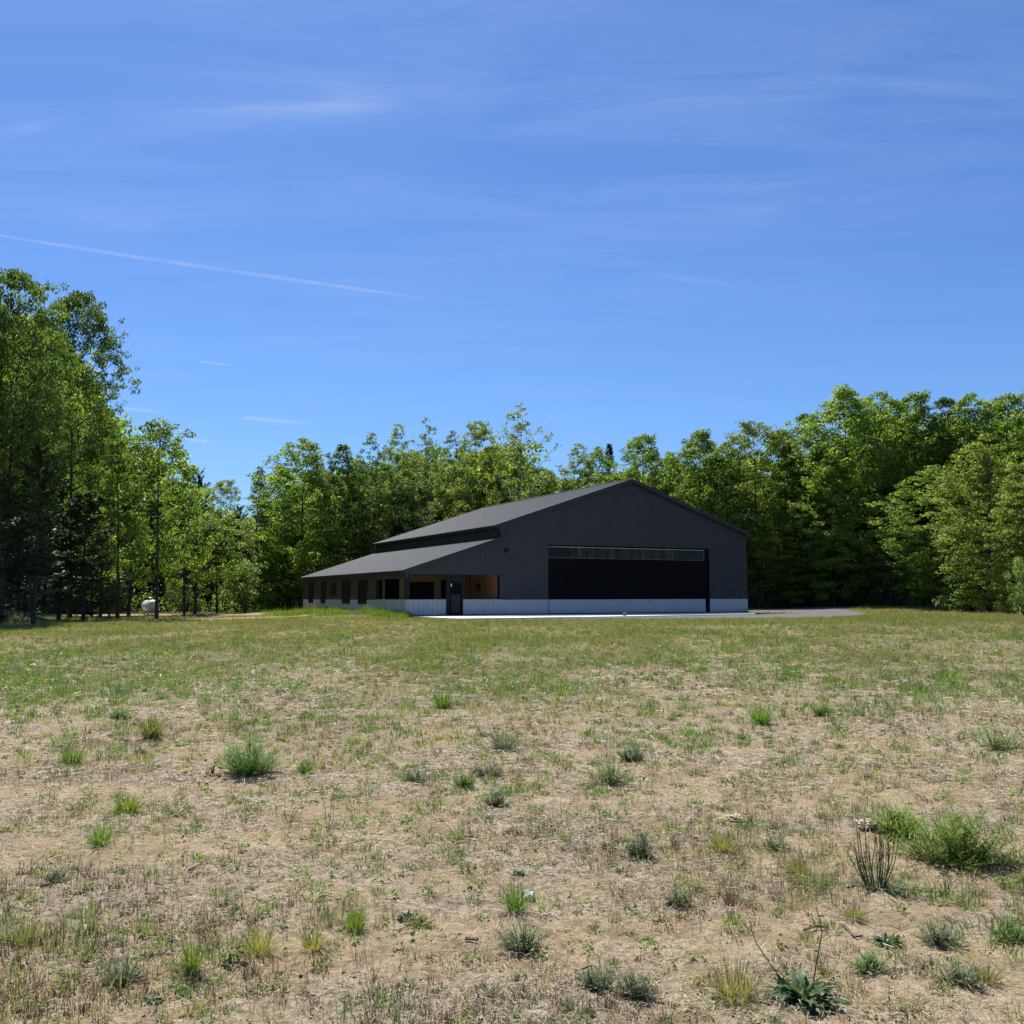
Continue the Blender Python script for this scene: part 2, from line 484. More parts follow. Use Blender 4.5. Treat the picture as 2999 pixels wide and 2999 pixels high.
M["stone"] = mat("pale_stone", rough=.8, build=lambda t, b: (t.links.new(ramp(t, noise(t, obj(t), 14, 6, .6), (.3, (.42, .36, .30)), (.7, (.66, .60, .53))), b.inputs["Base Color"])))
M["pebble"] = mat("mixed_pebble", rough=.9, build=lambda t, b: (t.links.new(ramp(t, noise(t, pos(t), 9, 3, .6), (.35, (.14, .10, .065)), (.5, (.36, .27, .18)), (.62, (.62, .55, .46))), b.inputs["Base Color"])))
M["stone_red"] = mat("tan_stone", rough=.85, build=lambda t, b: (t.links.new(ramp(t, noise(t, obj(t), 14, 6, .6), (.3, (.34, .18, .10)), (.7, (.52, .32, .19))), b.inputs["Base Color"])))
M["white_stone"] = mat("white_rock", rough=.7, build=lambda t, b: (t.links.new(ramp(t, noise(t, obj(t), 9, 6, .6), (.35, (.52, .50, .47)), (.6, (.80, .79, .77))), b.inputs["Base Color"])))
M["twig"] = mat("grey_dead_wood", rough=.9, build=lambda t, b: (t.links.new(ramp(t, noise(t, obj(t), 30, 4, .6), (.3, (.05, .042, .036)), (.7, (.17, .15, .13))), b.inputs["Base Color"])))
M["tank"] = mat("white_tank_paint", rough=.35, build=worn((.66, .65, .60), (.74, .73, .69), 1.2, rough=(.3, .45)))
M["rust"] = mat("brown_strap", (.07, .045, .025), .7)
M["green_lid"] = mat("green_plastic", (.02, .11, .065), .4)

# ------------------------------------------------------------------ ground
def graded(lo, hi, fine_lo, fine_hi, step, growth, mx):
    a = list(np.arange(fine_lo, fine_hi, step))
    s, v = step, a[-1]
    while v < hi:
        s = min(s * growth, mx if v < 130 else 1e9); v += s; a.append(v)
    s, v = step, a[0]; pre = []
    while v > lo:
        s = min(s * growth, mx if v > -130 else 1e9); v -= s; pre.append(v)
    return np.array(pre[::-1] + a)
gx = graded(-4000, 4000, -5.2, 5.2, .055, 1.07, .9)
gy = graded(-400, 6000, 3.0, 11.5, .055, 1.05, .9)
GX, GY = np.meshgrid(gx, gy)
GZ = hgt(GX, GY)

def sandy_mask(x, y):
    """bare wind-swept streaks of sand near the camera"""
    x = np.asarray(x, float); y = np.asarray(y, float)
    v = fbm(x * .34 + 4, (y - .16 * x) * 1.5, 151, 5, .62)
    return np.clip(sm(.47, .61, v - .02 + .20 * sm(.3, 2.0, x) * sm(7.0, 4.6, y)), 0, 1) * (1 - sm(8, 13, y))
def green_mask(x, y):
    x = np.asarray(x, float); y = np.asarray(y, float)
    r = y / (1 + 0.10 * np.clip(-x / (y + 3) * 1.0, -.5, .9) * -1)      # greener further left
    g = sm(5, 31, y + np.clip(-x, -8, 20) * .30 + (fbm(x * .22, y * .16, 41, 5, .6) - .5) * 24)
    g = g * (0.55 + .45 * sm(.38, .6, fbm(x * .5 + 9, y * .25, 44, 3)))
    g = np.maximum(g, sm(38, 46, y + (fbm(x * .2, y * .1, 47, 3) - .5) * 6) * (.55 + .45 * sm(-6, 10, x)))
    return g
lx, ly = w2b(GX, GY)
litter = np.maximum(sm(80, 92, GY - 0.0 * GX) * (1 - sm(17, 22, GX) * (1 - sm(84, 92, GY))), 0)
edgeR = sm(-2, 3, GY - (96 - 1.05 * np.clip(GX - 14, 0, 40)) - 6)
litter = np.where(GX > 14, sm(0, 5, GY - (100 - .9 * (GX - 14))), sm(84, 90, GY))
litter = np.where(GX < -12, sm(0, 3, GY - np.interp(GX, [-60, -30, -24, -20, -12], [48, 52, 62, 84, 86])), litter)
green = green_mask(GX, GY)
side = sm(-9, -1.0, lx) * (1 - sm(.2, 1, lx)) * sm(-2, 2, ly)
green = np.clip(np.maximum(green, side), 0, 1)
litter = np.maximum(litter, 1.2 * np.exp(-(((GX + 27.6) / 3.2) ** 2 + ((GY - 51.8) / 2.4) ** 2)))  # soil heap's shade put into its colour through this mask
ny, nx = GX.shape
idx = np.arange(nx * ny).reshape(ny, nx)
Q = np.stack([idx[:-1, :-1], idx[:-1, 1:], idx[1:, 1:], idx[1:, :-1]], -1).reshape(-1, 4)
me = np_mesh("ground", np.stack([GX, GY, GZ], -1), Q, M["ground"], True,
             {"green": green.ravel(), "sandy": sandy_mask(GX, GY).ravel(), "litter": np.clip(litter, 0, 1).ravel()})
tag(link("ground", me), "dry sandy field with thin grass reaching to the tree line", "ground", kind="structure")

def draped(name, poly_l, poly_r, m, label, lift=.035, n=60, k=14, edge=.35, seed=5):
    """a strip between two polylines, laid over the terrain with a ragged edge"""
    L = np.array(poly_l, float); Rr = np.array(poly_r, float)
    t = np.linspace(0, 1, n); s = np.linspace(0, 1, k)
    li = np.stack([np.interp(t, np.linspace(0, 1, len(L)), L[:, i]) for i in (0, 1)], -1)
    ri = np.stack([np.interp(t, np.linspace(0, 1, len(Rr)), Rr[:, i]) for i in (0, 1)], -1)
    d = ri - li; d /= np.linalg.norm(d, axis=1)[:, None]
    li = li - d * ((vnoise(t * 17, t * 0, seed) - .5) * 2 * edge)[:, None]
    ri = ri + d * ((vnoise(t * 17, t * 0 + 3, seed + 1) - .5) * 2 * edge)[:, None]
    P = li[:, None] * (1 - s)[None, :, None] + ri[:, None] * s[None, :, None]
    z = hgt(P[..., 0], P[..., 1], False)
    prof = np.minimum(1, np.minimum(s, 1 - s) * k * .9)
    z = z + lift * (prof[None, :] * 2 - 1)
    ii = np.arange(n * k).reshape(n, k)
    q = np.stack([ii[:-1, :-1], ii[:-1, 1:], ii[1:, 1:], ii[1:, :-1]], -1).reshape(-1, 4)
    o = link(name, np_mesh(name, np.concatenate([P, z[..., None]], -1), q, m, True))
    tag(o, label, name.replace("_", " "), kind="structure")
    return o
gl = [b2w(*p) for p in ((6, -7.3), (14, -6.4), (20, -5.3), (22.5, -4.7), (26.1, .3), (33, 9), (44, 15))]
gr = [b2w(*p) for p in ((6, -8.6), (14, -13.2), (21, -13.6), (27, -10.5), (32, -5.5), (38, 2), (47, 8))]
draped("gravel_drive", gl, gr, M["gravel"], "grey gravel drive curving away from the concrete apron", .04, 70, 20, .5)
draped("dirt_road", [(-62, 72), (-40, 75), (-26, 79), (-17, 80.5), (-9.5, 77.5)], [(-62, 66.5), (-40, 70), (-26, 74.0), (-17, 76.0), (-9.0, 75.5)],
       M["dirt"], "bare reddish dirt road passing behind the white tank", .05, 60, 12, .5, 9)
draped("dirt_track", [(-24.6, 56.6), (-21, 59.8), (-17.5, 63), (-13.5, 66.6)], [(-23.2, 52.2), (-20, 55.4), (-16.8, 59), (-13, 64.5)],
       M["dirt"], "bare dirt track at the edge of the grass under the left trees", .05, 60, 12, .6, 13)
# concrete apron
mb = MB()
for i, (xa, xb) in enumerate(((0.05, 5.4), (5.42, 12.2), (12.22, 19.0), (19.02, 25.9))):
    ya, yb = -7.45 + max(0, xa - 9.4) * .18, -7.45 + max(0, xb - 9.4) * .18
    xf = xb if i < 3 else 22.5
    if i == 3: yb = -5.05
    mb.hexa([(xa, ya, -.2), (xf, yb, -.2), (xb, -.06, -.2), (xa, -.06, -.2), (xa, ya, 0), (xf, yb, 0), (xb, -.06, 0), (xa, -.06, 0)])
ap = mb.build("concrete_apron", M["concrete"])
ap.location = (BX, BY, 0); ap.rotation_euler = (0, 0, ANG)
tag(ap, "pale concrete apron in front of the big black door", "concrete apron", kind="structure")

# ------------------------------------------------------------------ building
HR, HE, HL, HU, OV = 9.09, 5.643, 2.732, 4.858, 0.268
XC = XM + BW / 2
barn = empty("metal_barn", (BX, BY, 0), ANG)
tag(barn, "long charcoal metal barn with white lower band, lean-to porch and wide black hangar door", "barn")
def roof_z(x): return HR - abs(x - XC) * (HR - HE) / (BW / 2 + OV)
def lean_z(x): return HL + (x + OV) * (HU - HL) / (XM + OV)
TH = 0.16                                             # roof build-up
BT = 0.95                                             # top of the white band
D = 0.0
def seg(x0, x1, z0, z1, m, name, mbx=None, **k):
    a = mbx or MB()
    a.ribbed((x0, 0), (x1, 0), z0, z1, (0, -1), **k)
    return a
# front wall
fw = MB()
seg(0.0, XM + .07, 2.50, lambda q: lean_z(q) - TH, M["siding"], "", fw, dep=.010, spacing=.3)
seg(XM + .07, 9.75, BT, lambda q: roof_z(XM + .07 + q) - TH, M["siding"], "", fw, dep=.010)
seg(9.75, 22.75, 4.50, lambda q: roof_z(9.75 + q) - TH, M["siding"], "", fw, dep=.010, breaks=(XC - 9.75,))
seg(22.75, XR, BT, lambda q: roof_z(22.75 + q) - TH, M["siding"], "", fw, dep=.010)
# left lean-to wall, its header over the side opening, upper left wall, right and back walls
fw.ribbed((0, BL), (0, 5.5), BT, 2.66, (-1, 0), dep=.010)
fw.ribbed((XM, BL), (XM, 0), 4.4, HE - .05, (-1, 0), dep=.010)
fw.ribbed((XR, 0), (XR, BL), BT, HE - .05, (1, 0), dep=.010)
fw.ribbed((XM, BL), (XR, BL), BT, lambda q: roof_z(XM + q) - TH, (0, 1), breaks=(BW / 2,))
fw.ribbed((0, BL), (XM, BL), BT, lambda q: lean_z(q) - TH, (0, 1), dep=.010)
fw.build("wall", M["siding"], barn)
hd = MB(); hd.box(-.03, .12, -.02, 5.5, 2.26, 2.62); hd.build("header_beam", M["siding"], barn)
pt = MB(); pt.box(0, .23, .0, .23, BT, 2.50); pt.build("porch_post", M["dark"], barn)
pt = MB(); pt.box(0.0, .16, 4.8, 5.55, BT, 2.27); pt.build("porch_post", M["black"], barn)
# white band
wb = MB()
seg(0, 2.73, 0, BT, None, "", wb, spacing=.31, rib=.07, dep=.036)
seg(3.72, XM + .1, 0, BT, None, "", wb, spacing=.31, rib=.07, dep=.036)
seg(XM + .1, 9.75, 0, BT, None, "", wb)
seg(22.75, XR, 0, BT, None, "", wb)
wb.ribbed((0, BL), (0, 0), -.1, BT, (-1, 0), spacing=.31, rib=.07, dep=.03)
wb.ribbed((XR, 0), (XR, BL), -.1, BT, (1, 0))
wb.ribbed((0, BL), (XR, BL), -.1, BT, (0, 1))
wb.quad((0.14, .14, 0), (2.73, .14, 0), (2.73, .14, BT), (.14, .14, BT))
wb.quad((3.72, .14, 0), (XM, .14, 0), (XM, .14, BT), (3.72, .14, BT))
wb.box(-.025, 2.73, -.035, .15, BT, BT + .03)
wb.box(3.72, XM + .1, -.035, .15, BT, BT + .03)
wb.box(-.035, .15, .15, 5.5, BT, BT + .03)
wb.build("lower_band", M["band"], barn)
# added dark strip standing in for the shadow along the band's foot
for xa, xb in ((-.03, 9.75), (22.75, XR + .02)):
    fd = MB(); fd.box(xa, xb, -.045, 0, -.08, .055); fd.build("shadow_strip", M["dark"], barn)

# roofs
def slope_roof(xa, za, xb, zb, y0, y1, name):
    """slab from (xa,za) up to (xb,zb) with standing ribs running up the slope"""
    m = MB()
    m.hexa([(xa, y0, za - TH), (xb, y0, zb - TH), (xb, y1, zb - TH), (xa, y1, za - TH), (xa, y0, za), (xb, y0, zb), (xb, y1, zb), (xa, y1, za)])
    y = y0 + .1
    while y < y1 - .1:
        for (dy, hh) in ((.0, .019),):
            a, b_, c = .045, .02, hh
            m.add([(xa, y - a, za + .002), (xa, y - b_, za + c), (xa, y + b_, za + c), (xa, y + a, za + .002),
                   (xb, y - a, zb + .002), (xb, y - b_, zb + c), (xb, y + b_, zb + c), (xb, y + a, zb + .002)],
                  [(0, 1, 5, 4), (1, 2, 6, 5), (2, 3, 7, 6), (3, 2, 1, 0)])
        y += .46
    return m.build(name, M["roof"], barn)
r1 = slope_roof(XM - OV, HE, XC, HR, -OV, BL + OV, "roof")
r1["label"] = "dark gabled main roof"
mr = MB()
mr.hexa([(XC + .001, -OV, HR - TH), (XR + OV, -OV, HE - TH), (XR + OV, BL + OV, HE - TH), (XC + .001, BL + OV, HR - TH),
         (XC + .001, -OV, HR), (XR + OV, -OV, HE), (XR + OV, BL + OV, HE), (XC + .001, BL + OV, HR)])
mr.build("roof", M["roof"], barn)["label"] = "far slope of the gabled main roof"
rl = slope_roof(-OV, HL, XM - .002, HU, -OV, BL + OV, "roof")
rl["label"] = "lower lean-to roof, brighter towards its far end"
cp = MB(); cp.tube([(XC, -OV - .02, HR - .0), (XC, BL + OV + .02, HR - .0)], .07, 8); cp.build("ridge_cap", M["trim"], barn)
# fascia and rake trim
ft = MB()
def rake(xa, za, xb, zb, y, depth=.24, t=.03):
    ft.hexa([(xa, y - t, za - depth), (xb, y - t, zb - depth), (xb, y, zb - depth), (xa, y, za - depth),
             (xa, y - t, za + .03), (xb, y - t, zb + .03), (xb, y, zb + .03), (xa, y, za + .03)])
rake(XM - OV, HE, XC, HR, -OV - .002)
rake(XC + .001, HR, XR + OV, HE, -OV - .002)
rake(-OV, HL, XM + .42, HU + .13, -OV - .002, .22)
rake(XM - OV, HE, XC, HR, BL + OV + .034)
rake(XC + .001, HR, XR + OV, HE, BL + OV + .034)
rake(-OV, HL, XM, HU, BL + OV + .034)
ft.box(XM + .02, XM + .42, -OV - .002, -.03, HU - .12, HU + .13)
ft.box(XM - OV - .03, XM - OV - .002, -OV, BL + OV, HE - .20, HE - .005)
ft.box(XR + OV + .002, XR + OV + .03, -OV, BL + OV, HE - .20, HE - .005)
ft.box(-OV - .03, -OV - .002, -OV, BL + OV, HL - .17, HL - .008)
# flashing where the lean-to roof meets the main wall, eave soffits
ft.box(XM - .05, XM - .012, -.05, BL, HU - .02, HU + .10)
ft.build("fascia", M["trim"], barn)
so = MB()
so.box(-OV + .01, -.035, -OV + .01, BL + OV - .01, HL - .175, HL - .155)
so.box(XM - OV + .01, XM - .035, -OV + .01, BL + OV - .01, HE - .175, HE - .155)
so.build("soffit", M["soffit"], barn)

# porch interior
pw = MB()
pw.box(.12, XM, 5.5, 5.62, 0, 2.75)
pw.build("porch_back_wall", M["wood"], barn)
pw = MB(); pw.box(XM - .03, XM + .04, .16, 5.5, 0, 2.75); pw.build("porch_side_wall", M["wood"], barn)
pw = MB(); pw.box(.12, XM, .02, 5.5, 2.56, 2.62); pw.build("porch_ceiling", M["wood"], barn)
pw = MB(); pw.box(0.0, XM, .01, 5.5, -.06, .01); pw.build("porch_floor", M["concrete"], barn)
jb = MB(); jb.box(XM - .02, XM + .08, -.012, .155, BT + .03, 2.52); jb.build("porch_jamb", M["black"], barn)
wi = MB()
wi.box(2.33, 4.0, 5.44, 5.5, .85, 2.12); w1 = wi.build("window", M["black"], barn)
wi = MB(); wi.box(2.42, 3.12, 5.43, 5.44, .93, 2.04); wi.box(3.2, 3.91, 5.43, 5.44, .93, 2.04); wi.build("pane", M["dark_glass"], w1)
wi = MB(); wi.box(.60, 1.55, 5.44, 5.5, .85, 2.3); w2 = wi.build("window", M["black"], barn)
wi = MB(); wi.box(.68, 1.33, 5.43, 5.44, .93, 2.22); wi.build("pane", M["dark_glass"], w2)
wi = MB(); wi.box(4.55, 5.5, 5.42, 5.5, .02, 2.3); w3 = wi.build("door", M["black"], barn)
wi = MB(); wi.box(4.66, 5.38, 5.41, 5.42, .25, 2.2); wi.build("pane", M["dark_glass"], w3)
w3["label"] = "black inner door in the wooden porch wall"

# screen door in the half wall
pd = MB()
pd.box(2.60, 2.82, -.05, .12, .02, 2.50); pd.box(3.62, 3.84, -.05, .12, .98, 2.50); pd.box(3.62, 3.72, -.052, .118, .02, .98)
pd.box(2.82, 3.62, -.05, .12, 2.06, 2.50)
door = pd.build("screen_door", M["dark"], barn)
f = MB()
f.box(2.83, 2.91, -.06, -.01, .03, 2.05); f.box(3.53, 3.61, -.06, -.01, .03, 2.05)
f.box(2.91, 3.53, -.06, -.01, .03, .16); f.box(2.91, 3.53, -.06, -.01, 1.93, 2.05); f.box(2.91, 3.53, -.06, -.01, 1.28, 1.33)
f.build("frame", M["black"], door)
f = MB(); f.box(2.91, 3.53, -.04, -.03, .16, 1.28); f.build("screen_panel", M["screen"], door)
f = MB(); f.box(2.91, 3.53, -.04, -.03, 1.33, 1.93); f.build("pane", M["dark_glass"], door)
f = MB(); f.hexa([(2.905, -.068, 1.75), (2.965, -.068, 1.75), (2.965, -.062, 1.75), (2.905, -.062, 1.75), (2.875, -.068, 1.95), (2.935, -.068, 1.95), (2.935, -.062, 1.95), (2.875, -.062, 1.95)])
f.build("paper_tag", M["paper"], door)
f = MB(); f.tube([(3.57, -.09, .98), (3.57, -.09, 1.12)], .012); f.tube([(3.57, -.06, 1.0), (3.57, -.09, 1.0)], .008); f.tube([(3.57, -.06, 1.1), (3.57, -.09, 1.1)], .008)
f.build("handle", M["trim"], door)

# hangar door: black upper leaf, white lower leaf, strip of glass panes
hd = MB()
hd.ribbed((9.76, .12), (22.40, .12), BT + .01, 2.37, (0, -1))
hd.ribbed((9.76, .12), (22.40, .12), 2.42, 3.62, (0, -1))
hd.box(9.76, 22.40, .08, .16, 2.37, 2.42)
hd.box(9.76, 22.40, .14, .20, 0.03, 3.64)
hdoor = hd.build("hangar_door", M["black"], barn)
f = MB(); f.ribbed((9.80, .01), (22.38, .01), .06, BT, (0, -1)); f.build("lower_panel", M["band"], hdoor)
f = MB(); f.box(9.77, 22.39, .03, .13, .0, .06); f.build("bottom_seal", M["black"], hdoor)
fr = MB()
fr.box(9.76, 22.38, .06, .12, 3.64, 3.68)
ms = [9.78, 12.17, 14.66, 17.16, 19.66, 22.34]
for q in ms: fr.box(q - .03, q + .03, .062, .118, 3.68, 4.36)
fr.build("window_frame", mat("grey_aluminium", (.085, .085, .08), .6), hdoor)
f = MB(); f.box(9.76, 22.38, .058, .12, 4.355, 4.40); f.build("top_rail", mat("bright_aluminium", (.32, .32, .30), .5), hdoor)
for a, b_ in zip(ms[:-1], ms[1:]):
    f = MB(); f.box(a + .03, b_ - .03, .085, .092, 3.68, 4.36); f.build("pane", M["glass"], hdoor)
f = MB(); f.box(22.42, 22.75, .10, .2, 0, 4.5); f.box(22.71, 22.75, -.001, .1, 0.056, 4.5); f.box(9.75, 22.75, .10, .2, 4.41, 4.5); f.box(9.75, 9.76, .0, .2, .056, 4.41)
f.build("door_jamb", M["black"], barn)
# what shows through the glass: pale lining boards between dark studs
f = MB(); f.box(12.4, 21.2, 1.6, 1.66, 3.2, 5.0); f.build("lining_board", M["cream"], barn)
f = MB()
for q in (10.3, 11.5, 12.7, 13.55, 14.4, 15.2, 16.0, 16.25, 17.2, 17.9, 18.0, 18.9, 19.7, 19.95, 20.9, 21.4):
    f.box(q, q + .09, 1.42, 1.58, 3.0, 5.0)
f.build("stud", M["stud"], barn)
f = MB(); f.box(XM + .1, XR - .1, 3.0, 3.1, 0, 5.3); f.build("inner_partition", M["dark"], barn)

# tall dark windows and one small sash window along the left wall
for (ya, yb) in ((20.9, 22.05), (17.35, 18.45), (11.2, 12.92), (7.48, 9.18)):
    f = MB()
    f.box(-.075, -.01, ya, ya + .07, .66, 2.27); f.box(-.075, -.01, yb - .07, yb, .66, 2.27)
    f.box(-.075, -.01, ya + .07, yb - .07, .66, .74); f.box(-.075, -.01, ya + .07, yb - .07, 2.20, 2.27)
    if yb - ya > 1.4: f.box(-.07, -.012, (ya + yb) / 2 - .04, (ya + yb) / 2 + .04, .74, 2.20)
    wn = f.build("window", M["dark"], barn)
    f = MB(); f.box(-.055, -.05, ya + .07, yb - .07, .74, 2.20); f.build("pane", M["dark_glass"], wn)
f = MB(); f.box(-.06, -.01, 14.75, 14.84, 1.2, 2.2); f.box(-.06, -.01, 15.78, 15.87, 1.2, 2.2); f.box(-.06, -.01, 14.84, 15.78, 1.2, 1.28); f.box(-.06, -.01, 14.84, 15.78, 2.12, 2.2); f.box(-.058, -.012, 14.84, 15.78, 1.66, 1.73)
wn = f.build("window", M["dark"], barn); wn["label"] = "small sash window in the lean-to wall"
f = MB(); f.box(-.045, -.04, 14.84, 15.78, 1.28, 1.66); f.box(-.045, -.04, 14.84, 15.78, 1.73, 2.12); f.build("pane", M["dark_glass"], wn)
# little wall lamp on the gable
f = MB(); f.box(6.60, 6.82, -.14, -.022, 3.94, 4.12); f.hexa([(6.58, -.2, 4.06), (6.84, -.2, 4.06), (6.84, -.022, 4.12), (6.58, -.022, 4.12), (6.58, -.2, 4.09), (6.84, -.2, 4.09), (6.84, -.022, 4.16), (6.58, -.022, 4.16)])
f.build("wall_lamp", M["dark"], barn)
# framed sign hanging on the porch side wall
f = MB(); f.box(XM - .07, XM - .031, 2.66, 3.30, 1.54, 2.0)
sg = f.build("framed_sign", M["black"])
sg.location = (BX, BY, 0); sg.rotation_euler = (0, 0, ANG)
tag(sg, "small dark framed sign hanging on the wooden side wall of the porch", "sign")
f = MB(); f.box(XM - .078, XM - .07, 2.72, 3.24, 1.60, 1.78); f.box(XM - .078, XM - .07, 2.72, 3.24, 1.82, 1.88); f.box(XM - .078, XM - .07, 2.72, 3.24, 1.91, 1.95)
f.build("panel", mat("grey_sign_face", (.10, .09, .08), .6), sg)

# ------------------------------------------------------------------ propane tank
TY = 74.5
tx = atY(445, TY); tz = float(hgt(tx, TY, False))
tank = empty("propane_tank", (tx, TY, tz), math.atan2(-.85, .53))
tag(tank, "white propane tank with green lid standing behind a dark tree trunk", "propane tank")
r = .47
prof = [(-1.35, .001)] + [(-1.35 + .38 * (1 - math.cos(a)), r * math.sin(a)) for a in np.linspace(.15, math.pi / 2, 8)]
prof = prof + [(-t, q) for (t, q) in prof[::-1]]
f = MB(); f.lathe(prof, (0, 0, .72), (1, 0, 0), 32); f.build("tank_body", M["tank"], tank, True)
for q in (-.72, .72):
    f = MB(); f.lathe([(q - .03, r + .001), (q - .03, r + .014), (q + .03, r + .014), (q + .03, r + .001)], (0, 0, .72), (1, 0, 0), 32); f.build("strap", M["rust"], tank)
    f = MB(); f.box(q - .06, q + .06, -.36, -.24, -.05, .42); f.box(q - .06, q + .06, .24, .36, -.05, .42); f.box(q - .05, q + .05, -.36, .36, .2, .27); f.build("leg", M["tank"], tank)
    f = MB(); f.box(q * 1.2 - .04, q * 1.2 + .04, -.015, .015, 1.17, 1.27); f.build("lifting_lug", M["tank"], tank)
f = MB(); f.lathe([(1.15, .22), (1.30, .23), (1.34, .21), (1.38, .12), (1.39, .001)], (0, 0, 0), (0, 0, 1), 20); f.build("lid", M["green_lid"], tank)

# ------------------------------------------------------------------ trees
def tubes_np(paths, n=6):
    V, Fq = [], []; o = 0
    for pts, rad in paths:
        pts = np.asarray(pts, float); rad = np.asarray(rad, float)
        d = np.gradient(pts, axis=0); d /= np.linalg.norm(d, axis=1)[:, None] + 1e-9
        ref = np.array([1., 0, 0]) if abs(d[0][0]) < .8 else np.array([0, 1., 0])
        a = np.cross(d, ref); a /= np.linalg.norm(a, axis=1)[:, None] + 1e-9
        b = np.cross(d, a)
        th = np.arange(n) * 2 * np.pi / n
        ring = pts[:, None] + rad[:, None, None] * (a[:, None] * np.cos(th)[None, :, None] + b[:, None] * np.sin(th)[None, :, None])
        V.append(ring.reshape(-1, 3))
        m = len(pts); i = np.arange(m - 1)[:, None] * n; k = np.arange(n)[None]; k2 = (k + 1) % n
        Fq.append((np.stack([i + k, i + k2, i + n + k2, i + n + k], -1).reshape(-1, 4)) + o)
        o += m * n
    return np.concatenate(V), np.concatenate(Fq)

def leaf_quads(C, N, size, rg, aspect=.62):
    """one kite-shaped leaf per centre, facing N"""
    m = len(C)
    N = N / (np.linalg.norm(N, axis=1)[:, None] + 1e-9)
    rv = rg.normal(size=(m, 3)); a = np.cross(N, rv); a /= np.linalg.norm(a, axis=1)[:, None] + 1e-9
    b = np.cross(N, a); s = np.asarray(size).reshape(-1, 1)
    V = np.stack([C - a * s * .5, C + b * s * aspect * .5 + a * s * .08, C + a * s * .5, C - b * s * aspect * .5 + a * s * .08], 1)
    F_ = np.arange(m * 4).reshape(m, 4)
    return V.reshape(-1, 3), F_

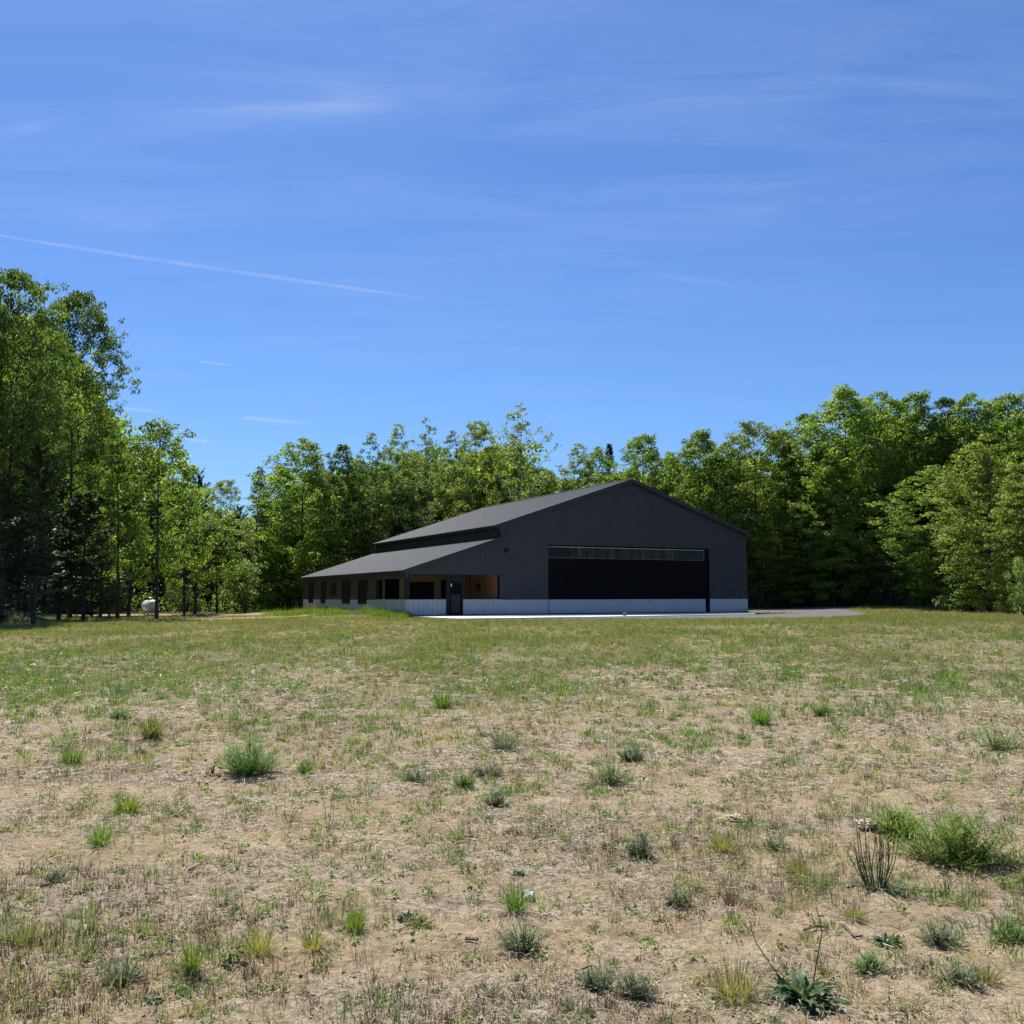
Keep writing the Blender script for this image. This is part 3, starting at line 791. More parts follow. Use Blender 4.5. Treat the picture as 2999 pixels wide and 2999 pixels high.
def deciduous(seed, H=17., W=7., base=.22, ncl=240, per=46, lsize=.21, shape="round", clr=.62, gap=.0, multi=1, flat=.55):
    rg = np.random.default_rng(seed)
    paths, cl = [], []
    def env(t):
        t = np.clip(t, 0, 1)
        if shape == "round": return W / 2 * np.power(np.clip(np.sin(np.pi * np.clip(t * .93 + .07, 0, 1)), 0, 1), .45)
        if shape == "column": return W / 2 * (.55 + .45 * np.sin(np.pi * t)) * np.sqrt(np.clip(1.04 - t ** 3.2, 0, 1))
        if shape == "cone": return W / 2 * np.clip(1.02 - t, 0, 1) ** .75 * np.clip(t * 8 + .35, 0, 1)
        if shape == "top": return W / 2 * np.power(np.clip(np.sin(np.pi * np.clip(t * .80 + .12, 0, 1)), 0, 1), .7) * (.45 + .55 * sm(0, .45, t))
    zb = H * base
    lobes = rg.uniform(0, 2 * np.pi, 5); lamp = rg.uniform(.05, .16, 5)
    def lob(az, t): return 1 + sum(lamp[i] * np.cos((i % 3 + 1) * az + lobes[i] + t * 5 * (i - 2)) for i in range(5))
    for s_ in range(multi):
        top = H * (rg.uniform(.88, .95) if s_ == 0 else rg.uniform(.78, .95))
        off = np.array([0, 0]) if multi == 1 else rg.normal(size=2) * .25
        wx, wy = np.cumsum(rg.normal(size=(2, 9)) * H * .008, axis=1)
        lean = rg.normal(size=2) * (H * .012 if multi == 1 else W * .17)
        tt = np.linspace(0, 1, 9)
        tr = np.stack([off[0] + wx * tt + lean[0] * tt, off[1] + wy * tt + lean[1] * tt, -.3 + (top + .3) * tt], -1)
        r0 = H * .0115 / multi ** .4
        rad = r0 * np.clip(1.02 - tt, .04, 1) ** .9; rad[0] *= 1.35
        paths.append((tr, rad))
        nl = int(26 / multi ** .5)
        for k in range(nl):
            t = (k + .5) / nl
            t = t ** .85
            z = zb * .75 + (top - zb * .75) * t
            f_ = (z + .3) / (top + .3)
            p0 = np.array([np.interp(f_, tt, tr[:, i]) for i in range(3)])
            az = k * 2.4 + rg.normal() * .35
            te = np.clip((z - zb) / (H - zb) + .14, .02, .97)
            ln = env(te) * lob(az, te) * rg.uniform(.75, 1.05)
            el = rg.uniform(.25, .6) + .7 * t
            dxy = np.array([np.cos(az), np.sin(az)])
            n_ = 6; q = np.linspace(0, 1, n_)
            rise = ln * np.tan(np.clip(el, 0, 1.15)) * .62
            P = np.stack([p0[0] + dxy[0] * ln * q, p0[1] + dxy[1] * ln * q, p0[2] + rise * (q * .75 + .25 * q ** 2)], -1) + rg.normal(size=(n_, 3)) * ln * .03 * q[:, None]
            P[:, 2] = np.minimum(P[:, 2], H - .3)
            rl_ = max(.02, r0 * .38 * (1 - .6 * t)); paths.append((P, rl_ * np.clip(1 - q * .85, .12, 1)))
            for b_ in range(3):
                qb = rg.uniform(.35, .9); pb = np.array([np.interp(qb, q, P[:, i]) for i in range(3)])
                ab = az + rg.choice([-1, 1]) * rg.uniform(.5, 1.1); lb = ln * rg.uniform(.3, .5)
                e = pb + np.array([np.cos(ab) * lb, np.sin(ab) * lb, lb * rg.uniform(.1, .7)])
                paths.append((np.stack([pb, (pb + e) / 2 + rg.normal(size=3) * .08, e]), np.array([rl_ * .45, rl_ * .3, .012])))
                cl.append(e)
            cl.append(P[-1]); cl.append(P[-3])
    cl = np.array(cl)
    # extra clusters spread through the crown's volume, weighted to its outside
    m = max(0, ncl - len(cl))
    t = rg.uniform(.0, 1, m) ** .9; az = rg.uniform(0, 2 * np.pi, m)
    rr = env(t) * lob(az, t) * np.sqrt(rg.uniform(.18, 1.0, m))
    ex = np.stack([np.cos(az) * rr, np.sin(az) * rr, zb + (H - zb) * t], -1)
    if gap > 0:
        keep = fbm(ex[:, 0] * .55 + seed, ex[:, 2] * .55 + ex[:, 1] * .4, seed, 2) > .36 + gap * .2
        ex = ex[keep]
    cl = np.concatenate([cl, ex])
    cl[:, 2] = np.clip(cl[:, 2], zb * .6, H)
    n_ = len(cl)
    cs = rg.uniform(.65, 1.35, n_) * clr * (1.08 - (.50 if shape in ('column', 'cone') else .28) * np.clip(cl[:, 2] / H, 0, 1) ** 3)
    k = rg.poisson(per * (cs / clr) ** 1.4)
    ci = np.repeat(np.arange(n_), k)
    d = rg.normal(size=(len(ci), 3)); d /= np.linalg.norm(d, axis=1)[:, None]
    rad = rg.uniform(.25, 1.0, len(ci)) ** .5
    L = d * rad[:, None] * cs[ci][:, None] * np.array([1.15, 1.15, flat])
    C = cl[ci] + L
    # leaves droop over the outside of each clump
    N = d * np.array([.6, .6, .5]) + np.array([0, 0, .55]) + rg.normal(size=d.shape) * .45
    V, Fq = leaf_quads(C, N, rg.uniform(.65, 1.3, len(C)) * lsize, rg)
    cv = rg.normal(0, .19, n_)
    var = np.clip(.5 + cv[ci] + rg.normal(0, .13, len(ci)), 0, 1)
    return tubes_np(paths, 6), (V, Fq, np.repeat(var, 4))

def conifer(seed, H=17., W=6., base=.12, whorl=.62, up=-.05, n_c=22, shape=.85, dense=1.0):
    rg = np.random.default_rng(seed)
    paths = [(np.stack([rg.normal(size=8) * .04, rg.normal(size=8) * .04, np.linspace(-.3, H, 8)], -1), H * .0135 * np.clip(1.02 - np.linspace(0, 1, 8), .04, 1))]
    CC, NN, DD = [], [], []
    z = H * base
    while z < H * .985:
        t = (z - H * base) / (H - H * base)
        ln0 = W / 2 * (1 - t) ** shape * (.55 + .45 * min(1, t * 5)) + .25
        for k in range(5 if t < .8 else 4):
            if rg.random() < .10: continue
            az = rg.uniform(0, 2 * np.pi); ln = ln0 * rg.uniform(.6, 1.12)
            q = np.linspace(0, 1, 5); sl = up + .55 * t + rg.normal() * .1
            P = np.stack([np.cos(az) * ln * q, np.sin(az) * ln * q, z + rg.normal() * .12 + sl * ln * q + .12 * ln * q ** 2], -1)
            paths.append((P, np.clip(.035 * (1 - t) + .012, .012, .05) * np.clip(1 - q * .8, .2, 1)))
            m = int(n_c * ln * dense) + 10
            qq = rg.uniform(.18, 1.0, m) ** .8
            base_p = np.stack([np.interp(qq, q, P[:, i]) for i in range(3)], -1)
            sp = np.clip(.38 * ln * (1.05 - qq), .12, 1.3)
            lat = rg.uniform(-1, 1, m) * sp
            side = np.array([-np.sin(az), np.cos(az), 0])
            pos_ = base_p + side * lat[:, None] + np.array([0, 0, 1]) * (rg.normal(size=m) * .09 - .05 * np.abs(lat))[:, None] - np.array([np.cos(az), np.sin(az), 0]) * (np.abs(lat) * -.35)[:, None]
            dirv = np.array([np.cos(az), np.sin(az), .2]) + side * np.sign(lat)[:, None] * .9 + rg.normal(size=(m, 3)) * .35
            CC.append(pos_); DD.append(dirv)
        z += whorl * rg.uniform(.75, 1.2) * (1 - .45 * t)
    C = np.concatenate(CC); Dv = np.concatenate(DD)
    Dv /= np.linalg.norm(Dv, axis=1)[:, None]
    m = len(C); ls = rg.uniform(.28, .5, m)[:, None]
    sidev = np.cross(Dv, rg.normal(size=(m, 3)) * .5 + np.array([0, 0, 1.])); sidev /= np.linalg.norm(sidev, axis=1)[:, None]
    wv = rg.uniform(.05, .10, m)[:, None]
    V = np.stack([C - Dv * ls * .5, C + sidev * wv, C + Dv * ls * .5, C - sidev * wv], 1).reshape(-1, 3)
    var = np.clip(.5 + rg.normal(0, .2, m), 0, 1)
    return tubes_np(paths, 6), (V, np.arange(m * 4).reshape(m, 4), np.repeat(var, 4))

def shrub(seed, H=3., W=3., ncl=60, per=55, lsize=.15):
    rg = np.random.default_rng(seed)
    paths, cl = [], []
    for k in range(9):
        az = k * 2.4 + rg.normal() * .3; ln = W / 2 * rg.uniform(.3, .95); hh = H * rg.uniform(.55, .97)
        q = np.linspace(0, 1, 5)
        P = np.stack([np.cos(az) * ln * q ** 1.3, np.sin(az) * ln * q ** 1.3, -.1 + (hh + .1) * q], -1)
        paths.append((P, .03 * np.clip(1 - q, .15, 1)))
        for qq in (.45, .7, 1): cl.append([np.interp(qq, q, P[:, i]) for i in range(3)])
    m = ncl - len(cl)
    t = rg.uniform(.04, .97, m); az = rg.uniform(0, 2 * np.pi, m)
    rr = W / 2 * np.sqrt(np.clip(1 - (t - .3) ** 2 * 1.7, .05, 1)) * np.sqrt(rg.uniform(.15, 1, m))
    cl = np.concatenate([np.array(cl), np.stack([np.cos(az) * rr, np.sin(az) * rr, t * H], -1)])
    k = rg.poisson(per, len(cl)); ci = np.repeat(np.arange(len(cl)), k)
    d = rg.normal(size=(len(ci), 3)); d /= np.linalg.norm(d, axis=1)[:, None]
    C = cl[ci] + d * (rg.uniform(.2, 1, len(ci)) ** .5)[:, None] * np.array([.5, .5, .25]) * min(1, H / 2.6)
    C[:, 2] = np.maximum(C[:, 2], .03)
    N = d * .6 + np.array([0, 0, .6]) + rg.normal(size=d.shape) * .4
    V, Fq = leaf_quads(C, N, rg.uniform(.6, 1.3, len(C)) * lsize, rg)
    var = np.clip(.5 + rg.normal(0, .13, len(cl))[ci] + rg.normal(0, .12, len(ci)), 0, 1)
    return tubes_np(paths, 5), (V, Fq, np.repeat(var, 4))

VAR = {}
def variant(key, data, leafm, barkm="bark"):
    (tv, tf), (lv, lf, va) = data
    VAR[key] = dict(trunk=np_mesh(key + "_trunk", tv, tf, M[barkm], True),
                    crown=np_mesh(key + "_crown", lv, lf, M[leafm], False, {"var": va}), raw=data)
VH = {}
def V_(key, H, W, data, leafm, barkm="bark"):
    variant(key, data, leafm, barkm); VH[key] = (H, W)
V_("maple", 17, 8, deciduous(1, 17, 8, .06, 720, 40, .22, "round", clr=.50), "leaf")
V_("maple_b", 17, 7, deciduous(2, 17, 7, .05, 760, 40, .22, "column", clr=.50, multi=3), "leaf")
V_("maple_c", 17, 8, deciduous(12, 17, 8, .08, 740, 40, .22, "round", gap=.25, clr=.50), "leaf")
V_("beech", 17, 7, deciduous(3, 17, 7, .08, 720, 40, .21, "column", multi=2, clr=.48), "leaf_dark")
V_("oak", 17, 8, deciduous(4, 17, 8, .10, 700, 36, .20, "round", gap=.3, clr=.48), "leaf_olive")
V_("oak_b", 17, 8, deciduous(14, 17, 8, .04, 720, 40, .20, "column", gap=.15, clr=.48), "leaf_olive")
V_("aspen", 18, 6.5, deciduous(5, 18, 6.5, .26, 420, 20, .20, "column", clr=.38, gap=.4, multi=3), "leaf_pale", "bark_pale")
V_("aspen_b", 18, 5, deciduous(6, 18, 5, .24, 380, 28, .19, "cone", clr=.44, gap=.3), "leaf_pale", "bark_pale")
V_("birch", 17, 5.5, deciduous(16, 17, 5.5, .16, 480, 30, .19, "column", clr=.42, gap=.3, multi=4), "leaf_pale", "bark")
V_("tall_maple", 20, 11, deciduous(7, 20, 10, .45, 800, 42, .21, "round", clr=.52, gap=.12, multi=1), "leaf_dark")
V_("high_maple", 17, 9, deciduous(17, 17, 9, .42, 700, 42, .20, "round", gap=.15, clr=.48), "leaf_dark")
V_("young_maple", 11, 5, deciduous(8, 11, 5, .20, 210, 46, .20, "round", clr=.5, gap=.4), "leaf")
V_("slender", 13, 4, deciduous(9, 13, 4, .22, 190, 42, .20, "column", clr=.46, gap=.4), "leaf")
V_("pine", 16, 7.5, conifer(21, 16, 7.5, .16, .8, .02, 24, .7), "needle")
V_("pine_b", 14, 8, conifer(22, 14, 8, .06, .7, -.04, 26, .62), "needle")
V_("spruce", 16, 4.2, conifer(23, 16, 4.2, .04, .5, -.12, 26, .95), "needle")
V_("shrub", 3, 3.2, shrub(31), "leaf")
V_("shrub_b", 2.4, 3.2, shrub(32, 2.4, 3.2), "leaf_pale")
V_("shrub_d", 2.6, 3.0, shrub(33, 2.6, 3.0), "leaf_dark")

SKY = np.array([(-200, 780), (0, 815), (110, 885), (300, 960), (345, 1120), (325, 1235), (420, 1240), (480, 1235), (540, 1320), (600, 1370), (680, 1450), (715, 1500), (750, 1390), (810, 1330),
                (900, 1300), (980, 1310), (1110, 1265), (1250, 1235), (1300, 1270), (1400, 1240), (1450, 1190), (1540, 1185), (1600, 1300), (1640, 1370), (1720, 1310), (1880, 1285),
                (1980, 1330), (2050, 1275), (2200, 1240), (2320, 1255), (2400, 1200), (2500, 1155), (2700, 1160), (2999, 1165), (3300, 1170)], float)

tree_n = 0
def tree(key, px, Y, top, wpx, name, label, group=None, rz=None, x=None, sink=0.0):
    global tree_n
    tree_n += 1
    H, W = VH[key]
    x = atY(px, Y) if x is None else x
    zb = float(hgt(x, Y, False))
    Ht = zY(top, Y) - zb
    sx = wpx / F_PX * Y / W
    root = empty(name, (x, Y, zb - sink), (tree_n * 2.39) % 6.283 if rz is None else rz)
    root.scale = (sx, sx, (Ht + sink) / H)
    tag(root, label, "shrub" if "shrub" in name else "tree", group)
    link("trunk", VAR[key]["trunk"], root)
    link("crown", VAR[key]["crown"], root)
    return root
T = tree
# left group, nearest to the camera on that side
T("high_maple", 10, 49, 800, 330, "maple_tree", "tallest yellow-green maple rising at the left edge of the photo")
T("tall_maple", 212, 63, 862, 300, "maple_tree", "tall open-crowned dark maple with bare forked limbs, second tree from the left edge")
T("high_maple", 95, 55, 930, 220, "maple_tree", "bright yellow-green maple in front of the tall open-crowned one")
T("high_maple", -90, 47, 900, 260, "maple_tree", "maple whose right half shows at the left edge below the tallest crown")
T("pine", 105, 46.5, 1290, 280, "pine_tree", "dark shaded pine standing over the soil heap at far left")
T("pine_b", 250, 57, 1440, 260, "pine_tree", "dark pine with drooping boughs left of the white tank")
T("pine_b", 0, 45, 1380, 260, "pine_tree", "black-green pine at the left edge under the tallest maple")
T("maple_c", 275, 71, 1200, 170, "maple_tree", "mid-green maple filling the gap behind the tall open-crowned maple")
T("slender", 350, 62, 1250, 150, "young_tree", "slender pale green tree with a straight thin trunk left of the tank")
T("young_maple", 464, 61.5, 1228, 205, "maple_tree", "spreading light green tree whose dark trunk crosses in front of the white tank")
T("slender", 383, 69, 1360, 130, "young_tree", "narrow leafy tree behind and left of the white tank")
T("young_maple", 545, 72, 1345, 150, "maple_tree", "light green round tree just right of the white tank")
T("pine", 575, 78, 1375, 190, "pine_tree", "dark shaded pine with a thick black trunk beside the dirt road")
T("oak", 655, 100, 1405, 140, "oak_tree", "pale yellowish tree in the low gap right of the dark pine")
T("young_maple", 640, 82, 1480, 150, "maple_tree", "low bright green tree leaning over the dirt road by the pine")
T("pine_b", 700, 95, 1480, 150, "pine_tree", "blue-green pine in the dip of the skyline left of the pointed tree")
T("pine", 180, 58, 1400, 230, "pine_tree", "dark pine between the two outer pines left of the slender pale tree")
T("pine", 300, 66, 1430, 200, "pine_tree", "tall dark pine behind the drooping one, left of the slender pale tree")
T("pine_b", 60, 57, 1500, 260, "pine_tree", "low shaded pine with wide boughs behind the soil heap")
T("pine_b", 330, 84, 1520, 170, "pine_tree", "dark pine deep in the wood behind the slender pale tree")
# behind the lean-to and the main roof
T("aspen_b", 755, 92, 1366, 150, "aspen_tree", "pointed grey-green tree at the left end of the row behind the barn")
T("maple_c", 880, 89, 1288, 250, "maple_tree", "broad light green maple with a dark forked trunk left of the barn roof")
T("maple", 830, 94, 1370, 170, "maple_tree", "lower green maple between the pointed tree and the broad maple")
T("beech", 1000, 91, 1302, 170, "beech_tree", "dark green tree right of the broad light maple")
T("birch", 1085, 93, 1268, 140, "birch_tree", "feathery grey-green tree third along the skyline left of the roof")
T("maple_b", 1040, 97, 1345, 150, "maple_tree", "green tree with a fresh bright bough low behind the lean-to roof")
T("birch", 1165, 95, 1240, 140, "birch_tree", "upright feathery tree over the low end of the main roof")
T("aspen", 1250, 92, 1222, 140, "aspen_tree", "tall thin-leaved aspen left of the middle of the skyline")
T("maple", 1210, 99, 1330, 180, "maple_tree", "shaded maple filling the base between the feathery trees")
T("birch", 1325, 97, 1262, 130, "birch_tree", "shorter grey-green tree in the notch before the tallest middle trees")
T("oak", 1400, 93, 1235, 170, "oak_tree", "yellow-green airy oak just left of the tallest tree behind the roof")
T("aspen", 1520, 92, 1180, 200, "aspen_tree", "tallest airy aspen behind the barn, sky showing through its round leaves")
T("maple_b", 1440, 99, 1320, 160, "maple_tree", "dense green maple low between the oak and the tallest aspen")
T("maple", 1590, 97, 1370, 150, "maple_tree", "low rounded maple right of the tallest aspen above the roof slope")
T("birch", 1700, 98, 1300, 170, "birch_tree", "pale rounded tree directly left of the barn's ridge peak")
T("maple_c", 1752, 103, 1312, 160, "maple_tree", "green maple top peeking over the barn's ridge")
T("spruce", 1787, 105, 1304, 130, "spruce_tree", "small dark spruce tip poking above the ridge of the barn")
T("maple", 1885, 97, 1276, 190, "maple_tree", "rounded pale green maple right of the dark spruce tip")
T("maple_b", 1965, 99, 1325, 140, "maple_tree", "lower tree in the dip right of the barn's peak")
# right-hand forest edge
T("maple", 2055, 93, 1268, 232, "maple_tree", "bright green maple above the right slope of the barn roof")
T("maple_c", 2130, 90, 1300, 207, "maple_tree", "green maple just right of the bright one over the right eave")
T("oak", 2220, 89, 1238, 244, "oak_tree", "yellowish oak with a straight grey trunk right of the barn wall")
T("maple_b", 2300, 91, 1262, 195, "maple_tree", "mid-green maple between the yellowish oak and the high rounded crowns")
T("beech", 2370, 92, 1215, 207, "beech_tree", "dark green tree at the step where the right skyline climbs")
T("maple", 2490, 87, 1146, 317, "maple_tree", "largest rounded maple on the right, highest crown of that side")
T("maple_c", 2590, 89, 1155, 244, "maple_tree", "maple with a long dark trunk just right of the largest rounded one")
T("maple_b", 2440, 84, 1330, 183, "maple_tree", "lower leafy maple in front of the step in the right skyline")
T("maple", 2690, 88, 1158, 244, "maple_tree", "green maple in the middle of the level right-hand skyline")
T("beech", 2785, 87, 1168, 220, "beech_tree", "darker crown third from the right end of the skyline")
T("maple_c", 2870, 85, 1160, 244, "maple_tree", "crown second from the right end of the skyline")
T("maple", 2965, 84, 1160, 244, "maple_tree", "crown at the right end of the skyline")
T("oak_b", 2890, 68, 1275, 329, "oak_tree", "near yellow-olive oak at the right with leaves down to the ground")
T("maple_c", 2745, 76, 1370, 268, "maple_tree", "near fresh green maple sweeping down to the grass left of the olive oak")
T("oak_b", 3010, 64, 1330, 268, "oak_tree", "nearest olive oak cut by the right edge of the photo")
T("maple_b", 2350, 86, 1480, 183, "maple_tree", "low green maple at the forest edge beyond the gravel drive")
T("birch", 2620, 83, 1480, 159, "birch_tree", "thin low tree in the shade behind the grass right of the drive")
# shrubs along the edge
T("shrub_b", 722, 85, 1645, 150, "shrub", "bright pale green shrub beside the far corner of the lean-to")
T("shrub", 800, 89, 1600, 150, "shrub", "tall green shrub behind the far corner of the lean-to wall")
T("shrub", 850, 91, 1560, 120, "shrub", "upright shrub touching the low end of the lean-to roof")
T("shrub_b", 2992, 57, 1640, 90, "shrub", "pale rounded shrub at the right edge of the photo")
T("shrub_d", 2480, 85, 1650, 150, "shrub", "dark shaded shrub behind the end of the gravel drive")
T("shrub", 2700, 79, 1640, 160, "shrub", "green shrub at the top of the grassy hump on the right")
T("shrub_d", 2840, 70, 1660, 170, "shrub", "dark shrub at the foot of the near olive oak")
T("shrub", 2270, 88, 1620, 140, "shrub", "green shrub just right of the barn's right wall")
T("shrub_d", 545, 83, 1690, 120, "shrub", "dark shrub right behind the white tank")
T("shrub_b", 325, 66, 1660, 90, "shrub", "light green sapling clump left of the tank among the trunks")
T("shrub", 2400, 86, 1600, 120, "shrub", "mid-green shrub beyond the gravel, left of the largest maple's trunk")

# the deep forest behind: one mass
def merge(parts):
    V, Fq, A = [], [], []; o = 0
    for v, f_, a in parts:
        V.append(v); Fq.append(f_ + o); A.append(a); o += len(v)
    return np.concatenate(V), np.concatenate(Fq), np.concatenate(A)
far_leaf = [deciduous(51, 17, 9, .08, 110, 36, .42, "column", clr=.95)[1], deciduous(52, 17, 9, .10, 110, 36, .42, "round", clr=.95)[1]]
pl, ptk = [], []
rg = np.random.default_rng(77)
def back_tree(x, Y, top, i):
    zb = float(hgt(x, Y, False)); Ht = zY(top, Y) - zb
    if Ht < 4: return
    v, f_, a = far_leaf[i % 2]
    th = rg.uniform(0, 6.28); c, s_ = math.cos(th), math.sin(th); k = rg.uniform(.8, 1.15)
    v2 = np.stack([(v[:, 0] * c - v[:, 1] * s_) * k + x, (v[:, 0] * s_ + v[:, 1] * c) * k + Y, v[:, 2] * Ht / 17 + zb], -1)
    pl.append((v2, f_, np.clip(a + rg.normal() * .08, 0, 1)))
    q = np.linspace(0, 1, 5)
    ptk.append((np.stack([x + rg.normal(size=5) * .1, Y + rg.normal(size=5) * .1, zb - .2 + q * Ht * .85], -1), .17 * (1.05 - q)))
i = 0
for px in np.arange(-250, 3350, 62):
    for Yd in (101, 107, 115):
        Y = Yd + rg.uniform(-2, 2)
        p_ = px + rg.uniform(-25, 25)
        if p_ < 640: Y -= np.interp(p_, [-250, 120, 300, 640], [26, 18, 3, 0])
        if p_ > 2150: Y -= np.interp(p_, [2150, 3000], [2, 12])
        top = np.interp(p_, SKY[:, 0], SKY[:, 1]); top = max(top, np.interp(p_ - 70, SKY[:, 0], SKY[:, 1]), np.interp(p_ + 70, SKY[:, 0], SKY[:, 1]))
        top = top + rg.uniform(50, 120)
        back_tree(atY(p_, Y), Y, top, i); i += 1
# more of the wood to either side and ahead, outside the photograph's frame but in reach of a step aside
for x, Y in [(-38, 50), (-44, 56), (-50, 64), (-42, 66), (-55, 75), (-48, 80), (48, 66), (54, 70), (50, 76), (58, 80), (55, 90), (64, 88)]:
    back_tree(x, Y, zY(0, 1) * 0 + 1000 + 100 * rg.random(), i); i += 1
v, f_, a = merge(pl)
fo = link("forest", np_mesh("forest", v, f_, M["leaf"], False, {"var": a}))
tag(fo, "deep green mass of forest closing the gaps behind the nearer trees", "forest", kind="stuff")
tv, tf = tubes_np(ptk, 5)
link("trunks", np_mesh("forest_trunks", tv, tf, M["bark"], True), fo)["kind"] = "stuff"

# undergrowth at the forest edge
def under():
    out = []
    for (pts, dens, hmax) in (
        ([(-48, 84), (-30, 86), (-20, 86), (-9, 86)], 1.6, 3.4), ([(-45, 54), (-36, 56), (-34, 62), (-36, 68)], 1.0, 1.4),
        ([(9, 97), (16, 96), (22, 91), (30, 87), (37, 79), (38, 70), (37, 62), (40, 55)], 1.3, 1.9),
        ([(-9, 87), (-26, 93), (0, 99), (12, 99)], .6, 1.8)):
        P = np.array(pts, float)
        sgl = np.linalg.norm(np.diff(P, axis=0), axis=1); cum = np.concatenate([[0], np.cumsum(sgl)])
        n = int(cum[-1] * 5.0 * dens)
        u = rg.uniform(0, cum[-1], n)
        x = np.interp(u, cum, P[:, 0]) + rg.normal(size=n) * .9; y = np.interp(u, cum, P[:, 1]) + np.abs(rg.normal(size=n)) * 3.0
        z = hgt(x, y, False)
        hh = rg.uniform(.15, 1, n) ** 1.5 * hmax * (.5 + fbm(x * .3, y * .3, 61, 2))
        k = 34
        ci = np.repeat(np.arange(n), k)
        d = rg.normal(size=(n * k, 3)); d /= np.linalg.norm(d, axis=1)[:, None]
        C = np.stack([x[ci], y[ci], z[ci] + hh[ci] * rg.uniform(.1, 1, n * k)], -1) + d * .35
        C[:, 2] = np.maximum(C[:, 2], z[ci] + .03)
        V, F_ = leaf_quads(C, d * .5 + np.array([0, 0, .7]) + rg.normal(size=d.shape) * .3, rg.uniform(.1, .24, n * k), rg)
        out.append((V, F_, np.repeat(np.clip(.45 + rg.normal(0, .15, n)[ci] + rg.normal(0, .1, n * k), 0, 1), 4)))
    return merge(out)
v, f_, a = under()
tag(link("undergrowth", np_mesh("undergrowth", v, f_, M["leaf"], False, {"var": a})), "leafy green undergrowth along the shaded foot of the forest", "undergrowth", kind="stuff")

# ------------------------------------------------------------------ grass and ground cover
def blades(x, y, z, h, wd, rg, lean=.35, curve=.4, seg=1, az=None):
    n = len(x)
    az = rg.uniform(0, 2 * np.pi, n) if az is None else az
    ln = np.abs(rg.normal(0, lean, n))
    dx, dy = np.cos(az), np.sin(az)
    face = rg.uniform(0, np.pi, n) if seg == 1 else az + np.pi / 2 + rg.normal(size=n) * .5
    sx, sy = np.cos(face), np.sin(face)
    base = np.stack([x, y, z], -1)
    def P(t, wf):
        off = h * (ln * t + curve * ln * t * t)
        c = base + np.stack([dx * off, dy * off, h * t * np.sqrt(np.clip(1 - (ln * t * .75) ** 2, .1, 1))], -1)
        s = np.stack([sx, sy, np.zeros(n)], -1) * (wd * wf * .5)[:, None]
        return c - s, c + s
    if seg == 1:
        a, b = P(0, 1); c = P(1, 0)[0]
        V = np.stack([a, b, c], 1).reshape(-1, 3)
        return V, np.arange(n * 3).reshape(n, 3), 3
    a, b = P(0, .8); c, d = P(.5, 1.0); e = P(1, 0)[0]
    V = np.stack([a, b, c, d, e], 1).reshape(-1, 3)
    o = (np.arange(n) * 5)[:, None]
    F_ = np.concatenate([o + np.array([[0, 1, 3]]), o + np.array([[0, 3, 2]]), o + np.array([[2, 3, 4]])])
    return V, F_, 5

def in_build(x, y, m=0.0):
    lx, ly = w2b(x, y)
    b_ = (lx > -.05 - m) & (lx < XR + .2 + m) & (ly > -.1 - m) & (ly < BL + .2 + m)
    apn = (lx > 0.0) & (lx < 25.95) & (ly > -7.5) & (ly < 0)
    grv = (ly < -5) & (ly > np.interp(lx, [3, 14, 21, 27, 32, 38, 47], [-9, -13.2, -13.6, -10.5, -5.5, 2, 8]) + .3) & (lx > 3) & (ly < np.interp(lx, [3, 27.3, 33, 44], [-7, -5, 9, 15]))
    grv2 = (lx > 27.3) & (ly > np.interp(lx, [21, 27, 32, 38, 47], [-13.6, -10.5, -5.5, 2, 8])) & (ly < np.interp(lx, [27.4, 27.6, 33, 44], [0, 1.5, 9, 15]))
    trk = (x < -13) & (y < np.interp(x, [-40, -24, -17.5, -13.5], [52.5, 57.2, 63, 66.6])) & (y > np.interp(x, [-40, -24, -16.8, -13], [46, 51, 59, 64.5]))
    rd = (x < -9) & (y < np.interp(x, [-62, -40, -26, -17, -9.5], [72, 75, 79, 80.5, 77.5])) & (y > np.interp(x, [-62, -40, -26, -17, -9], [66.5, 70, 74, 76, 75.5]))
    return b_ | apn | grv | grv2 | trk | rd
def frustum(n, y0, y1, power, rg):
    """points over the field, denser close by"""
    u = rg.random(n)
    if power == 1: y = y0 * (y1 / y0) ** u
    else:
        e = power
        y = (y0 ** e + u * (y1 ** e - y0 ** e)) ** (1 / e)
    x = rg.uniform(-1, 1, n) * (.60 * y + 1.2)
    return x, y

def stuff(name, V, F_, var, m, label, cat):
    return tag(link(name, np_mesh(name, V, F_, M[m], False, {"var": var})), label, cat, kind="stuff")

# dead straw lying on the ground
x, y = frustum(230000, 2.8, 26, 1, rg)
pm = fbm(x * 1.3, y * 1.3, 71, 4); pm2 = fbm(x * .35 + 5, y * .35, 73, 3)
k = rg.random(len(x)) < np.clip((pm - .36) * 2.6 + (pm2 - .5) * 1.6, .05, 1) * (1 - .6 * sm(.0, 1., green_mask(x, y))) * (1 - .6 * sandy_mask(x, y))
x, y = x[k], y[k]; n = len(x)
sc = np.clip(y / 7, .75, 2.8) * (1.0 + .5 * sm(5, 9, y))
ang = rg.uniform(0, np.pi, n); ll = rg.uniform(.025, .085, n) * sc ** .7; ww = rg.uniform(.0016, .0032, n) * sc
dz = rg.normal(0, .12, n)
d = np.stack([np.cos(ang), np.sin(ang), dz], -1) * (ll * .5)[:, None]; s_ = np.stack([-np.sin(ang), np.cos(ang), rg.normal(0, .5, n)], -1) * (ww * .5)[:, None]
C = np.stack([x, y, hgt(x, y) + rg.uniform(.004, .034, n)], -1)
bend = np.stack([-np.sin(ang), np.cos(ang), np.zeros(n)], -1) * (rg.normal(0, .09, n) * ll)[:, None] + np.array([0, 0, 1]) * (rg.uniform(0, .01, n))[:, None]
